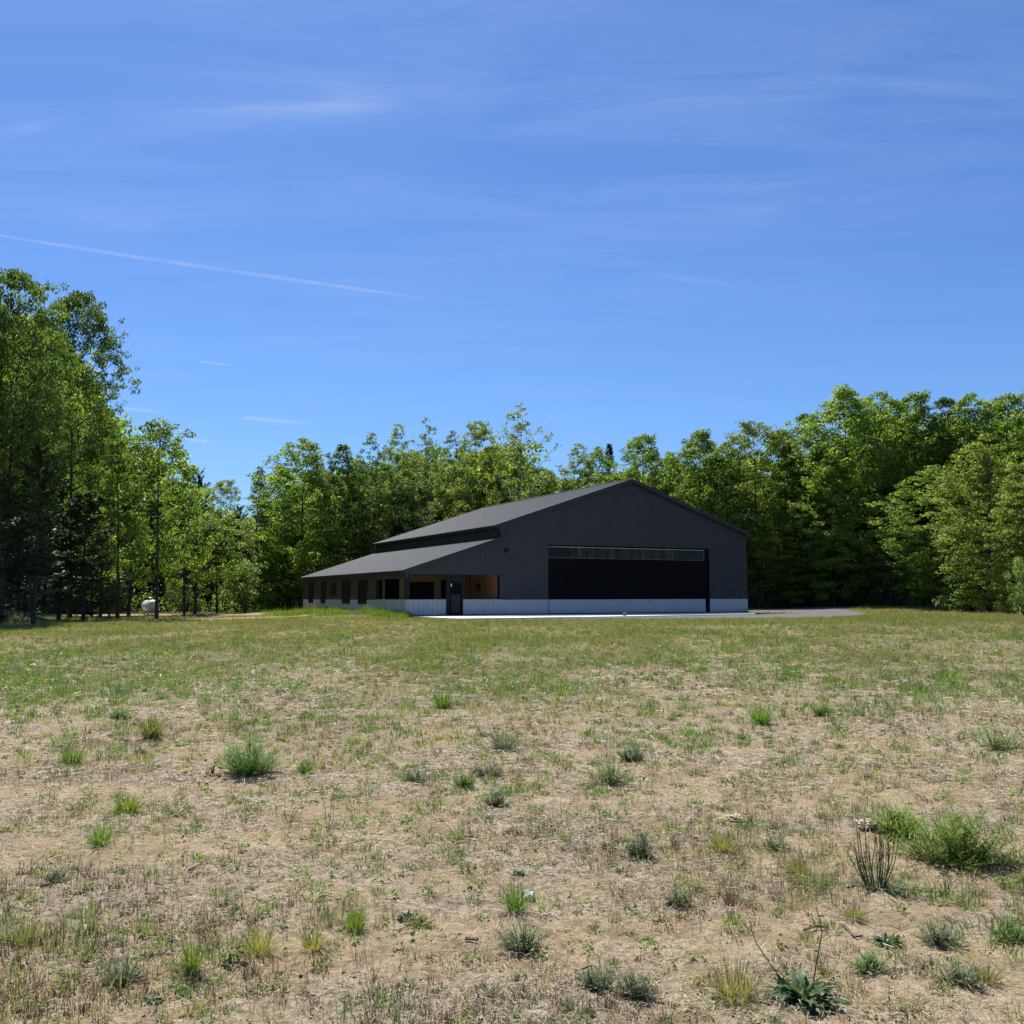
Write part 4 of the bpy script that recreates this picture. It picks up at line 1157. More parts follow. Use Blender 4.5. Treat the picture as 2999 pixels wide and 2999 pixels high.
V = np.stack([C - d - s_, C - d + s_, C + bend + s_, C + bend - s_, C + d + s_, C + d - s_], 1).reshape(-1, 3)
o = (np.arange(n) * 6)[:, None]
stuff("straw_litter", V, np.concatenate([o + np.array([[0, 3, 2, 1]]), o + np.array([[3, 5, 4, 2]])]), np.repeat(np.clip(rg.normal(.5, .25, n), 0, 1), 6), "straw",
      "bleached dead straw lying over the sandy ground", "straw litter")

def clumps(nc, y0, y1, power, per, spread, accept, rg):
    cx_, cy_ = frustum(nc, y0, y1, power, rg)
    k = rg.random(nc) < accept(cx_, cy_)
    k &= ~in_build(cx_, cy_)
    cx_, cy_ = cx_[k], cy_[k]
    m = rg.poisson(per, len(cx_)) + 2
    ci = np.repeat(np.arange(len(cx_)), m)
    sp = spread * rg.uniform(.5, 1.5, len(cx_))
    return cx_[ci] + rg.normal(size=len(ci)) * sp[ci], cy_[ci] + rg.normal(size=len(ci)) * sp[ci], ci, len(cx_)

# short brown stubble tufts
x, y, ci, nc = clumps(23000, 2.9, 38, 1, 9, .022, lambda x, y: np.clip((fbm(x * .9, y * .9, 81, 4) - .38) * 3.2, .04, 1) * (1 - .4 * green_mask(x, y)) * (1 - .6 * sandy_mask(x, y)), rg)
hc = rg.uniform(.03, .12, nc); vc = rg.normal(.42, .2, nc)
sc = np.clip(y / 9, .9, 2.6)
V, F_, k = blades(x, y, hgt(x, y) - .004, hc[ci] * rg.uniform(.5, 1.2, len(x)), .0032 * sc * rg.uniform(.7, 1.4, len(x)), rg, .38, .3, 1)
stuff("stubble", V, F_, np.repeat(np.clip(vc[ci] + rg.normal(0, .12, len(x)), 0, 1), k), "grass_dry", "short brown dried grass stubble standing all over the field", "dry grass")

# sparse green grass close by
x, y, ci, nc = clumps(11000, 2.9, 24, 1, 9, .03, lambda x, y: np.clip((fbm(x * .7 + 3, y * .7, 91, 4) - .42) * 3.0 + .25 * sm(6, 14, y), .04, 1) * (1 - .7 * sandy_mask(x, y)), rg)
hc = rg.uniform(.03, .10, nc); vc = rg.normal(.55, .2, nc)
sc = np.clip(y / 9, .9, 2.2)
V, F_, k = blades(x, y, hgt(x, y) - .004, hc[ci] * rg.uniform(.5, 1.25, len(x)), .0034 * sc * rg.uniform(.7, 1.4, len(x)), rg, .5, .5, 2)
stuff("sparse_grass", V, F_, np.repeat(np.clip(vc[ci] + rg.normal(0, .12, len(x)), 0, 1), k), "grass_green", "thin scattered green grass on the near sandy ground", "grass")

# the greener field further out
x, y, ci, nc = clumps(110000, 6, 64, 1.15, 7, .05, lambda x, y: np.clip((.75 * green_mask(x, y) + .25 * sm(6, 40, y)) * (.35 + .9 * fbm(x * .6, y * .45, 95, 3)), .03, 1) * (1 - .0 * y), rg)
hc = rg.uniform(.05, .13, nc); vc = rg.normal(.45, .2, nc)
sc = np.clip(y / 14, .9, 3.2)
V, F_, k = blades(x, y, hgt(x, y) - .004, hc[ci] * rg.uniform(.5, 1.25, len(x)), .0055 * sc * rg.uniform(.7, 1.4, len(x)), rg, .45, .4, 1)
stuff("field_grass", V, F_, np.repeat(np.clip(vc[ci] + rg.normal(0, .12, len(x)), 0, 1), k), "grass_green", "green grass covering the farther half of the field", "grass")

# rougher, taller clumps standing out of the far field
x, y, ci, nc = clumps(9000, 14, 58, 1, 16, .08, lambda x, y: np.clip((fbm(x * .35 + 2, y * .22, 171, 4) - .44) * 4, .02, 1), rg)
hc = rg.uniform(.07, .22, nc); vc = rg.normal(.40, .2, nc)
sc = np.clip(y / 14, .9, 3.0)
V, F_, k = blades(x, y, hgt(x, y) - .004, hc[ci] * rg.uniform(.4, 1.25, len(x)), .006 * sc * rg.uniform(.7, 1.4, len(x)), rg, .5, .4, 1)
stuff("rough_grass", V, F_, np.repeat(np.clip(vc[ci] + rg.normal(0, .12, len(x)), 0, 1), k), "weed_green", "taller dark green clumps of grass standing in the far field", "grass")

# low leafy seedlings, some yellow
for nm, m_, cnt, lab, sd in (("seedlings", "weed_green", 4200, "tiny green broadleaf seedlings dotting the field", 101), ("yellow_seedlings", "weed_yellow", 1500, "tiny yellow-green weeds dotting the field", 105)):
    cx_, cy_ = frustum(cnt, 3, 30, 1, rg)
    k = rg.random(cnt) < np.clip((fbm(cx_ * .45, cy_ * .45, sd, 3) - .40) * 3.5, .03, 1)
    cx_, cy_ = cx_[k], cy_[k]; n = len(cx_)
    m = 16; ci = np.repeat(np.arange(n), m)
    rr = rg.uniform(.02, .065, n) * np.clip(cy_ / 8, .8, 2.5)
    az = rg.uniform(0, 6.283, n * m); rad = np.sqrt(rg.random(n * m)) * rr[ci]
    C = np.stack([cx_[ci] + np.cos(az) * rad, cy_[ci] + np.sin(az) * rad, hgt(cx_, cy_)[ci] + rg.uniform(.006, .9, n * m) * rr[ci]], -1)
    N = np.stack([np.cos(az) * .5, np.sin(az) * .5, np.ones(n * m) * .8], -1) + rg.normal(size=(n * m, 3)) * .35
    V, F_ = leaf_quads(C, N, rr[ci] * rg.uniform(.35, .75, n * m), rg, .45)
    stuff(nm, V, F_, np.repeat(np.clip(rg.normal(.5, .2, n)[ci] + rg.normal(0, .12, n * m), 0, 1), 4), m_, lab, "seedlings")

# knee-low leafy weeds between the grass, thicker further out
for nm, m_, cnt, lab, sd in (("low_weeds", "weed_green", 4200, "low green leafy weeds spread over the field", 121), ("grey_weeds", "weed_blue", 4200, "low grey-green leafy weeds spread over the field", 125), ("olive_tufts", "grass_lush", 1500, "small yellow-green grass tufts spread over the field", 129)):
    cx_, cy_ = frustum(cnt, 3.2, 40, 1, rg)
    k = rg.random(cnt) < np.clip((fbm(cx_ * .4, cy_ * .4, sd, 3) - .42) * 3.5 * (.55 + .45 * sm(5, 14, cy_)), .03, 1) * (1 - .7 * sandy_mask(cx_, cy_))
    cx_, cy_ = cx_[k], cy_[k]; n = len(cx_)
    W_ = rg.lognormal(-2.5, .48, n) * (.8 + .5 * sm(6, 20, cy_)); Hh = W_ * rg.uniform(.5, 1.0, n)
    m = 46; ci = np.repeat(np.arange(n), m)
    az = rg.uniform(0, 6.283, n * m); q = np.sqrt(rg.random(n * m)); rad = q * W_[ci] * .75
    x, y = cx_[ci] + np.cos(az) * rad, cy_[ci] + np.sin(az) * rad
    hh = Hh[ci] * rg.uniform(.4, 1.15, n * m) * (1.05 - .5 * q)
    V, F_, kk = blades(x, y, hgt(cx_, cy_)[ci] - .004 + hh * rg.uniform(0, .35, n * m), hh, (.0038 + .0035 * rg.random(n * m)) * np.clip(y / 9, .85, 2.0), rg, .6, .5, 2, az + rg.normal(size=n * m) * .8)
    stuff(nm, V, F_, np.repeat(np.clip(rg.normal(.5, .18, n)[ci] + rg.normal(0, .14, n * m), 0, 1), kk), m_, lab, "weeds")

# tall bright grass against the left wall
def tall_grass(n, fx, rg, h0, h1, wd, mname, name, label):
    x, y = fx(n)
    k = ~in_build(x, y, .0); x, y = x[k], y[k]
    hh = rg.uniform(h0, h1, len(x)) * (.15 + 1.6 * fbm(x * 1.3, y * .9, 111, 4) ** 1.3) * np.where(rg.random(len(x)) < .04, 1.6, 1)
    V, F_, kk = blades(x, y, hgt(x, y, False) - .01, hh, wd * rg.uniform(.7, 1.4, len(x)), rg, .3, .5, 2)
    stuff(name, V, F_, np.repeat(np.clip(rg.normal(.5, .2, len(x)), 0, 1), kk), mname, label, "grass")
def wall_pts(n):
    ly = rg.uniform(-1.5, BL + 3, n); t = rg.random(n) ** 1.4
    lx = -.08 - t * (1.0 + 3.0 * sm(-1, 10, ly))
    k = fbm(lx * .5, ly * .35, 119, 3) > .40; lx, ly = lx[k], ly[k]
    return b2w(lx, ly)
tall_grass(17000, wall_pts, rg, .12, .52, .015, "grass_lush", "tall_grass", "tall bright green grass along the foot of the lean-to wall")
def left_pts(n):
    x = rg.uniform(-34, -9, n); y = rg.uniform(48, 77, n)
    k = (y > np.interp(x, [-40, -24, -16.8, -13], [44, 49, 57, 62])) & (y < np.interp(x, [-40, -24, -13, -9], [60, 68, 76, 76]))
    k &= fbm(x * .35, y * .35, 117, 3) > .42
    return x[k], y[k]
tall_grass(26000, left_pts, rg, .10, .30, .020, "grass_lush", "verge_grass", "fresh green grass round the tank and under the left trees")
def right_pts(n):
    x = rg.uniform(17, 40, n); y = rg.uniform(60, 94, n)
    k = (y < 99 - .9 * (x - 14)) & (y > 58)
    return x[k], y[k]
tall_grass(52000, right_pts, rg, .08, .24, .020, "grass_green", "hump_grass", "olive grass on the low rise before the right-hand trees")

# pebbles
cx_, cy_ = frustum(11000, 2.9, 16, 1, rg); n = len(cx_)
rr = rg.lognormal(-5.25, .45, n) * np.clip(cy_ / 6, .9, 1.6)
octv = np.array([(1, 0, 0), (0, 1, 0), (-1, 0, 0), (0, -1, 0), (0, 0, .6), (0, 0, -.6)], float)
V = octv[None] * (rr[:, None, None] * rg.uniform(.6, 1.3, (n, 6, 1)))
th = rg.uniform(0, 6.28, n); c, s_ = np.cos(th)[:, None], np.sin(th)[:, None]
V = np.stack([V[..., 0] * c - V[..., 1] * s_ + cx_[:, None], V[..., 0] * s_ + V[..., 1] * c + cy_[:, None], V[..., 2] + (hgt(cx_, cy_) + rr * .1)[:, None]], -1).reshape(-1, 3)
tri = np.array([(0, 1, 4), (1, 2, 4), (2, 3, 4), (3, 0, 4), (1, 0, 5), (2, 1, 5), (3, 2, 5), (0, 3, 5)])
stuff("pebbles", V, (np.arange(n) * 6)[:, None, None] + tri[None], np.repeat(rg.random(n), 6), "straw", "small pale pebbles and chips in the sand", "pebbles") if False else \
    tag(link("pebbles", np_mesh("pebbles", V, ((np.arange(n) * 6)[:, None, None] + tri[None]).reshape(-1, 3), M["pebble"], False)), "small pale pebbles and chips scattered in the sand", "pebbles", kind="stuff")

# ------------------------------------------------------------------ single weeds
def strip_leaf(p, d, up, L, W, rg, seg=5, jag=0.0, droop=.5):
    d = d / np.linalg.norm(d); side = np.cross(d, up); side /= np.linalg.norm(side) + 1e-9; nn = np.cross(side, d)
    vs = []
    for i in range(seg + 1):
        t = i / seg
        wv = W * .5 * (math.sin(math.pi * min(1, .12 + t * .88)) ** .7) * (1 + (jag * (1 if i % 2 else -1)) * (0 if i in (0, seg) else 1))
        if i == seg: wv = W * .03
        c = p + d * L * t - nn * (droop * L * t * t * .5) * (1 if nn[2] > 0 else -1)
        lift = nn * wv * .25
        vs += [c - side * wv + lift, c, c + side * wv + lift]
    fs = []
    for i in range(seg):
        a = i * 3
        fs += [(a, a + 1, a + 4, a + 3), (a + 1, a + 2, a + 5, a + 4)]
    return vs, fs
class LB:
    def __init__(s): s.v, s.f, s.a = [], [], []
    def add(s, vs, fs, va):
        o = len(s.v); s.v += [tuple(q) for q in vs]; s.f += [tuple(i + o for i in f_) for f_ in fs]; s.a += [va] * len(vs)
    def build(s, name, m, parent):
        q = [f_ for f_ in s.f if len(f_) == 4]; t_ = [f_ for f_ in s.f if len(f_) == 3]
        return link(name, np_mesh(name, np.array(s.v), [np.array(q, int).reshape(-1, 4)] + ([np.array(t_, int)] if t_ else []), M[m], False, {"var": np.clip(s.a, 0, 1)}), parent)

def plant(kind, px, py, wpx, hpx, label, name, cat, m, group=None):
    """px,py: where its base stands in the 2999 px photograph; wpx,hpx its size there"""
    x, y, z = at(px, py)
    dist = math.hypot(y, 0) ; Wm, Hm = wpx / F_PX * y, hpx / F_PX * y
    rg = np.random.default_rng(int(px * 13 + py * 7))
    root = empty(name, (x, y, z - .006), rg.uniform(0, 6.28))
    tag(root, label, cat, group)
    up = np.array([0, 0, 1.])
    if kind == "tuft":                     # grass tuft
        n = int(np.clip(70 + Wm * 700, 90, 420))
        r_ = np.sqrt(rg.random(n)) * Wm * .22; a = rg.uniform(0, 6.28, n)
        V, F_, k = blades(np.cos(a) * r_, np.sin(a) * r_, np.zeros(n), Hm * rg.uniform(.45, 1.1, n), np.full(n, max(.0026, y * .0005)) * rg.uniform(.7, 1.3, n), rg, .40 * min(1.5, Wm / (Hm + .01)) + .14, .6, 2, a + rg.normal(size=n) * .6)
        link("leaves", np_mesh("leaves", V, F_, M[m], False, {"var": np.repeat(np.clip(rg.normal(.5, .2, n), 0, 1), k)}), root)
    elif kind in ("shoots", "bush"):       # many leafy shoots with narrow leaves, a rounded open mound
        big = kind == "bush"
        ns = int(np.clip(24 + Wm * 200, 24, 170 if big else 70)); nl = 22 if big else 13
        lb, sb = LB(), MB()
        lob = rg.uniform(0, 6.28, 3)
        for i in range(ns):
            a = rg.uniform(0, 6.28); q = math.sqrt(rg.random()); r0 = q * Wm * .27 * (1 + .3 * math.cos(2 * a + lob[0]) + .2 * math.cos(3 * a + lob[1]))
            p = np.array([math.cos(a) * r0, math.sin(a) * r0, 0]); h = Hm * rg.uniform(.4, 1.1) * (1.05 - .6 * q ** 1.5)
            sp = (.18 + .32 * rg.random()) * q * Wm
            e = p + np.array([math.cos(a) * sp, math.sin(a) * sp, h]) + rg.normal(size=3) * h * .12
            e[2] = max(e[2], .012)
            mid = (p + e) / 2 + np.array([0, 0, h * .08]) + rg.normal(size=3) * h * .06
            sb.tube([p, mid, e], [.0016, .0013, .0007], 4, False)
            va = .5 + rg.normal() * .18
            for j in range(nl):
                t = (j + .6) / nl; c = p * (1 - t) ** 2 + 2 * mid * t * (1 - t) + e * t * t; b_ = j * 2.4 + rg.normal() * .4
                dv = np.array([math.cos(b_), math.sin(b_), .25 + .9 * t + rg.normal() * .25]) + (e - p) / (h + .02) * .35
                vs, fs = strip_leaf(c, dv, up, (h * .25 + .012) * rg.uniform(.6, 1.35) * (1.1 - .3 * t) * (1.25 if big else 1), max(.0042, min(y * .0008, .014), Wm * (.011 if big else .014)) * rg.uniform(.7, 1.3), rg, 2, 0, .7)
                lb.add(vs, fs, va + rg.normal() * .12)
        lb.build("leaves", m, root); sb.build("stems", M["stem_plain"], root)
    elif kind == "rosette":                # whorl of broad wavy-edged leaves
        lb = LB(); flat_ = Hm < Wm * .25; n = int(np.clip(34 + Wm * 200, 24, 130))
        for i in range(n):
            u_ = (i + rg.random()) / n
            a = i * 2.4 + rg.normal() * .35; el = rg.uniform(.05, .3) if flat_ else (.05 + 1.15 * u_ ** 1.3) + rg.normal() * .12
            L = Wm * .5 * rg.uniform(.6, 1.05) * (1 - .35 * u_)
            if not flat_: L = min(L, Hm * 1.5 / max(.3, math.sin(el)))
            dv = np.array([math.cos(a) * math.cos(el), math.sin(a) * math.cos(el), math.sin(el)])
            o_ = np.array([math.cos(a), math.sin(a), 0]) * Wm * .10 * rg.random() + up * .008
            tw = up + np.array([rg.normal(), rg.normal(), 0]) * .35
            vs, fs = strip_leaf(o_, dv, tw, L, L * rg.uniform(.26, .42), rg, 9, rg.uniform(.18, .38), rg.uniform(.5, 1.2))
            vs = [np.array(q_) + rg.normal(size=3) * L * .022 for q_ in vs]
            lb.add(vs, fs, .5 + rg.normal() * .25)
        lb.build("leaves", m, root)
    elif kind == "broad":
        lb, sb = LB(), MB(); n = 9
        for i in range(n):
            a = i * 2.4 + rg.normal() * .3; r_ = Wm * rg.uniform(.08, .34); h = Hm * rg.uniform(.45, 1.0)
            e = np.array([math.cos(a) * r_, math.sin(a) * r_, h])
            sb.tube([(0, 0, 0), tuple(e * np.array([.4, .4, .65])), tuple(e)], [.003, .0025, .0015], 4, False)
            for k in (-.7, 0, .7):
                dv = np.array([math.cos(a + k), math.sin(a + k), -.1])
                vs, fs = strip_leaf(e, dv, up, Wm * .27, Wm * .14, rg, 5, .1, .5); lb.add(vs, fs, .5 + rg.normal() * .15)
        lb.build("leaves", m, root); sb.build("stems", M["stem_plain"], root)
    elif kind == "stems":                  # bare upright flower stalks over small leaves
        lb, sb = LB(), MB()
        for i in range(26):
            a = rg.uniform(0, 6.28); q = math.sqrt(rg.random()); p = np.array([math.cos(a) * q * Wm * .2, math.sin(a) * q * Wm * .2, 0])
            h = Hm * rg.uniform(.5, 1.0); e = p + np.array([math.cos(a) * q * Wm * .22 - Wm * .06, math.sin(a) * q * Wm * .22, h]) + np.array([rg.normal(), rg.normal(), 0]) * Wm * .09
            mid = (p + e) / 2 + np.array([math.cos(a), math.sin(a), 0]) * h * .05
            sb.tube([p, mid, e], [.0032, .0026, .0016], 5, False)
            for j in range(5):
                t = rg.uniform(.05, .95); c = p + (e - p) * t + (mid - (p + e) / 2) * (1 - abs(2 * t - 1)); b_ = rg.uniform(0, 6.28)
                vs, fs = strip_leaf(c, np.array([math.cos(b_), math.sin(b_), 1.1]), up, h * rg.uniform(.08, .2), .005, rg, 2, 0, .6); lb.add(vs, fs, .45 + rg.normal() * .15)
            vs, fs = strip_leaf(e, np.array([rg.normal() * .3, rg.normal() * .3, 1]), up, .03, .014, rg, 3, .1, .2); lb.add(vs, fs, .95)
        for i in range(40):
            a = rg.uniform(0, 6.28)
            vs, fs = strip_leaf(np.array([math.cos(a), math.sin(a), 0]) * Wm * rg.uniform(.05, .38), np.array([math.cos(a), math.sin(a), .5]), up, Hm * .22, Hm * .07, rg, 3, .1, .6); lb.add(vs, fs, .3 + rg.normal() * .15)
        lb.build("leaves", m, root); sb.build("stems", M["stem_plain"], root)
    elif kind == "stalk":                  # one or few tall dead stalks
        sb, lb = MB(), LB()
        for i in range(3):
            a = rg.uniform(0, 6.28); h = Hm * rg.uniform(.6, 1.0); e = np.array([rg.normal() * Wm * .25, rg.normal() * Wm * .25, h])
            sb.tube([(0, 0, 0), tuple(e * .5 + rg.normal(size=3) * .01), tuple(e)], [.0024, .002, .0013], 5)
            for j in range(8):
                t = rg.uniform(.1, 1); b_ = rg.uniform(0, 6.28)
                vs, fs = strip_leaf(e * t, np.array([math.cos(b_), math.sin(b_), .8]), up, h * .11, .006, rg, 2, 0, .5); lb.add(vs, fs, .5 + rg.normal() * .2)
        sb.build("stems", M["stem_plain"], root); lb.build("leaves", m, root)
    return root, Wm, Hm
M["stem_plain"] = mat("green_brown_stem", (.085, .085, .042), .7, spec=.25)
k1 = 2999 / 1932.
def P(kind, x, y, w_, h_, label, name, cat, m, group=None): return plant(kind, x * k1, y * k1, w_ * k1, h_ * k1, label, name, cat, m, group)
P("bush", 1808, 1630, 190, 90, "largest bushy green weed in the field, spread wide at the lower right", "bushy_weed", "weed", "weed_lush")
P("bush", 1692, 1577, 80, 58, "upright green weed clump leaning behind the left side of the largest bush", "bushy_weed", "weed", "weed_lush")
P("stems", 1650, 1682, 100, 118, "weed of many bare upright stems left of the largest green bush", "stemmed_weed", "weed", "weed_blue")
r0, wm, hm = P("rosette", 1515, 1897, 150, 92, "large dark rosette of broad jagged leaves with two long curved stalks", "rosette_weed", "weed", "weed_dark")
sb = MB()
sb.tube([(.03, 0, .02), (.06, .02, .14), (.10, .06, .25), (.09, .10, .34)], [.0032, .0028, .0022, .0015], 6)
sb.tube([(-.03, 0, .02), (-.11, .03, .12), (-.17, .05, .21), (-.19, .06, .27)], [.0032, .0026, .002, .0014], 6)
so_ = sb.build("flower_stalk", M["stem_plain"], r0); so_.rotation_euler = (0, 0, -r0.rotation_euler[2])
P("rosette", 1675, 1783, 72, 30, "small dark rosette of jagged leaves on bare sand below the stemmed weed", "rosette_weed", "weed", "weed_dark")
P("shoots", 1772, 1778, 78, 38, "grey-green low weed right of the small dark rosette", "leafy_weed", "weed", "weed_blue")
P("shoots", 1150, 1480, 82, 44, "dense dark green weed clump standing alone right of centre", "leafy_weed", "weed", "weed_green")
P("shoots", 875, 1487, 44, 30, "small round dark green weed just left of the field's centre", "leafy_weed", "weed", "weed_green")
P("bush", 470, 1462, 105, 70, "wide dark green weed with thin outreaching stems in the left half of the field", "bushy_weed", "weed", "weed_green")
P("shoots", 945, 1415, 80, 48, "green weed clump with ragged top straight below the white door band's left end", "leafy_weed", "weed", "weed_blue")
P("shoots", 935, 1527, 48, 40, "pale green weed below the small round dark one", "leafy_weed", "weed", "weed_blue")
P("shoots", 785, 1474, 60, 30, "low grey-green weed left of the small round dark one", "leafy_weed", "weed", "weed_blue")
P("shoots", 922, 1458, 70, 26, "flat spreading weed between the ragged-topped clump and the pale one", "leafy_weed", "weed", "weed_blue")
P("shoots", 982, 1795, 76, 52, "blue-green weed clump in the sand straight below the white rock", "leafy_weed", "weed", "weed_blue")
P("shoots", 1125, 1866, 80, 50, "blue-green weed by a bent twig near the bottom of the photo", "leafy_weed", "weed", "weed_blue")
P("shoots", 1200, 1880, 62, 48, "blue-green weed with yellow blades at its foot, right of the bent twig", "leafy_weed", "weed", "weed_blue")
P("tuft", 972, 1728, 60, 66, "green and yellow grass tuft hugging the white rock", "grass_tuft", "grass tuft", "weed_green")
P("tuft", 670, 1762, 62, 50, "green grass tuft tinged yellow in the lower middle left", "grass_tuft", "grass tuft", "grass_lush")
P("tuft", 190, 1592, 62, 42, "single fresh green grass tuft at the left on bare straw", "grass_tuft", "grass tuft", "weed_green")
P("shoots", 106, 1662, 50, 34, "blue-green weed below the fresh tuft near the left edge", "leafy_weed", "weed", "weed_blue")
P("tuft", 135, 1436, 60, 34, "wide green grass tuft high up near the left edge of the field", "grass_tuft", "grass tuft", "weed_green")
P("shoots", 225, 1354, 48, 20, "low dark green cushion of weeds in the far left of the field", "leafy_weed", "weed", "weed_green")
P("tuft", 285, 1395, 60, 48, "loose olive grass tuft right of the wide green one", "grass_tuft", "grass tuft", "grass_green")
P("tuft", 836, 1334, 38, 34, "upright green grass tuft far out below the porch door", "grass_tuft", "grass tuft", "weed_green")
P("tuft", 485, 1798, 95, 56, "large yellow-green grass tuft beside the broad-leaved seedling", "grass_tuft", "grass tuft", "weed_yellow")
P("tuft", 590, 1794, 68, 38, "low yellow grass tuft right of the large yellow-green one", "grass_tuft", "grass tuft", "weed_yellow")
P("tuft", 362, 1842, 48, 76, "tall thin yellow-green grass tuft left of the broad-leaved seedling", "grass_tuft", "grass tuft", "grass_lush")
P("broad", 432, 1822, 58, 40, "light green broad-leaved seedling shading a patch of sand", "broadleaf_seedling", "seedling", "grass_lush")
P("rosette", 280, 1892, 60, 12, "flat grey-green rosette pressed to the sand at the lower left", "rosette_weed", "weed", "weed_blue")
P("shoots", 228, 1850, 66, 54, "loose blue-green weed above the flat rosette", "leafy_weed", "weed", "weed_blue")
P("stalk", 616, 1575, 40, 88, "tall thin dead stalk in the middle of the left half", "dead_stalk", "dead stalk", "grass_dry")
P("stalk", 545, 1560, 40, 50, "shorter dead stalk left of the tall one", "dead_stalk", "dead stalk", "grass_dry")
P("shoots", 1205, 1615, 52, 54, "upright grey-green weed above the yellow-tipped tuft, right of centre", "leafy_weed", "weed", "weed_blue")
P("tuft", 1362, 1608, 62, 42, "yellow-green grass tuft beside a flat tan stone", "grass_tuft", "grass tuft", "weed_yellow")
P("tuft", 1505, 1650, 55, 34, "spiky brown-green grass tuft left of the stemmed weed", "grass_tuft", "grass tuft", "grass_green")
P("shoots", 1460, 1603, 44, 32, "small grey-green weed above the spiky brown tuft", "leafy_weed", "weed", "weed_blue")
P("shoots", 1280, 1706, 46, 32, "small pale weed right of the white rock", "leafy_weed", "weed", "weed_blue")
P("tuft", 1376, 1702, 34, 36, "dry brown-green tuft right of the small pale weed", "grass_tuft", "grass tuft", "grass_dry")
P("shoots", 1885, 1415, 90, 44, "spreading green weed patch high near the right edge", "leafy_weed", "weed", "weed_green")
P("shoots", 1192, 1436, 50, 38, "bluish weed above the dense dark clump", "leafy_weed", "weed", "weed_blue")
P("tuft", 1436, 1366, 50, 40, "far green tuft above the tan stone", "grass_tuft", "grass tuft", "weed_green")
P("shoots", 1552, 1350, 38, 26, "small far green weed right of the far tuft", "leafy_weed", "weed", "weed_green")
P("tuft", 1385, 1888, 110, 88, "pale reed-like clump with long blades left of the large dark rosette", "reed_clump", "grass tuft", "grass_green")
P("tuft", 1860, 1856, 56, 44, "dense round grass tuft near the lower right corner", "grass_tuft", "grass tuft", "grass_green")
P("shoots", 1808, 1862, 66, 56, "ragged grey-green weed left of the dense round tuft", "leafy_weed", "weed", "weed_blue")
P("tuft", 1610, 1735, 62, 34, "flat tuft of spiky blades on sand under the stemmed weed", "grass_tuft", "grass tuft", "grass_green")
P("rosette", 768, 1740, 48, 30, "small dark-leaved rosette left of the white rock's tuft", "rosette_weed", "weed", "weed_dark")
P("shoots", 795, 1757, 48, 26, "yellowish weed at the foot of the small dark rosette", "leafy_weed", "weed", "weed_yellow")
P("broad", 400, 1462, 36, 34, "yellow broad-leaved seedling left of the wide dark weed", "broadleaf_seedling", "seedling", "weed_yellow")
P("tuft", 240, 1530, 70, 40, "pale spreading grass tuft above the fresh green one at the left", "grass_tuft", "grass tuft", "grass_lush")
P("rosette", 975, 1656, 34, 34, "small upright rosette above the white rock", "rosette_weed", "weed", "weed_dark")
P("tuft", 45, 1780, 55, 60, "yellow-olive grass tuft at the left edge near the bottom", "grass_tuft", "grass tuft", "grass_green")
P("tuft", 575, 1458, 36, 26, "small dark tuft right of the wide dark weed", "grass_tuft", "grass tuft", "weed_green")
P("shoots", 1905, 1770, 70, 40, "green weed patch cut by the right edge", "leafy_weed", "weed", "weed_green")
P("shoots", 1640, 1840, 70, 34, "low olive weed patch below the small dark rosette", "leafy_weed", "weed", "weed_green")
P("shoots", 790, 1158, 30, 26, "grey-green weed growing against the corner of the white band", "leafy_weed", "weed", "weed_blue")
P("shoots", 1178, 1165, 6, 11, "small weed at the edge of the concrete before the big door", "leafy_weed", "weed", "weed_green")

# stones, sticks
def rock(px, py, wpx, hpx, m, label, name="rock"):
    x, y, z = at(px, py); W_, H_ = wpx / F_PX * y, hpx / F_PX * y * 1.2
    rg = np.random.default_rng(int(px + py))
    V, F_ = [], []
    n, k = 14, 8
    for i in range(k + 1):
        ph = math.pi * i / k
        for j in range(n):
            th = 2 * math.pi * j / n
            r_ = 1 + .22 * math.sin(2 * th + i) * math.sin(ph) + rg.normal() * .07
            V.append((W_ / 2 * r_ * math.sin(ph) * math.cos(th), W_ * .32 * r_ * math.sin(ph) * math.sin(th), H_ / 2 * math.cos(ph) * r_ + H_ * .28))
    F_ = [(i * n + j, (i + 1) * n + j, (i + 1) * n + (j + 1) % n, i * n + (j + 1) % n) for i in range(k) for j in range(n)]
    b_ = MB().add(V, F_); o = b_.build(name, M[m]); o.location = (x, y, z); o.rotation_euler = (0, .12, -.45 if name == "rock" else rg.uniform(-.4, .4))
    return tag(o, label, "rock" if name == "rock" else "stone")
rock(1547, 2637, 38, 22, "white_stone", "white rock lying beside a green and yellow grass tuft")
rock(2050, 2470, 44, 14, "stone_red", "flat tan stone left of a yellow-green grass tuft", "stone")
rock(462, 2975, 22, 17, "stone", "pale stone at the bottom left of the photo", "stone")
rock(1465, 2845, 18, 9, "stone_red", "flat tan chip of stone below the blue-green clump under the white rock", "stone")
rock(1576, 2860, 20, 8, "stone", "flat pale chip right of the tan one near the bottom", "stone")
rock(1535, 2400, 14, 8, "stone_red", "small brown stone above the small upright rosette", "stone")
def stick(pts_px, r_, label):
    P3 = [at(a * 1.0, b_ * 1.0) for a, b_ in pts_px]
    o3 = Vector(P3[0])
    f = MB(); f.tube([Vector(p) - o3 + Vector((0, 0, .012)) for p in P3], [r_ * (1 - .5 * i / len(P3)) for i in range(len(P3))], 6)
    o = f.build("twig", M["twig"]); o.location = o3
    return tag(o, label, "twig")
stick([(2355, 2742), (2385, 2726), (2425, 2722)], .008, "curved dead twig on bare sand above the large dark rosette, left piece")
stick([(2470, 2722), (2495, 2740), (2505, 2752), (2525, 2746)], .007, "bent dead twig on bare sand right of the curved one")
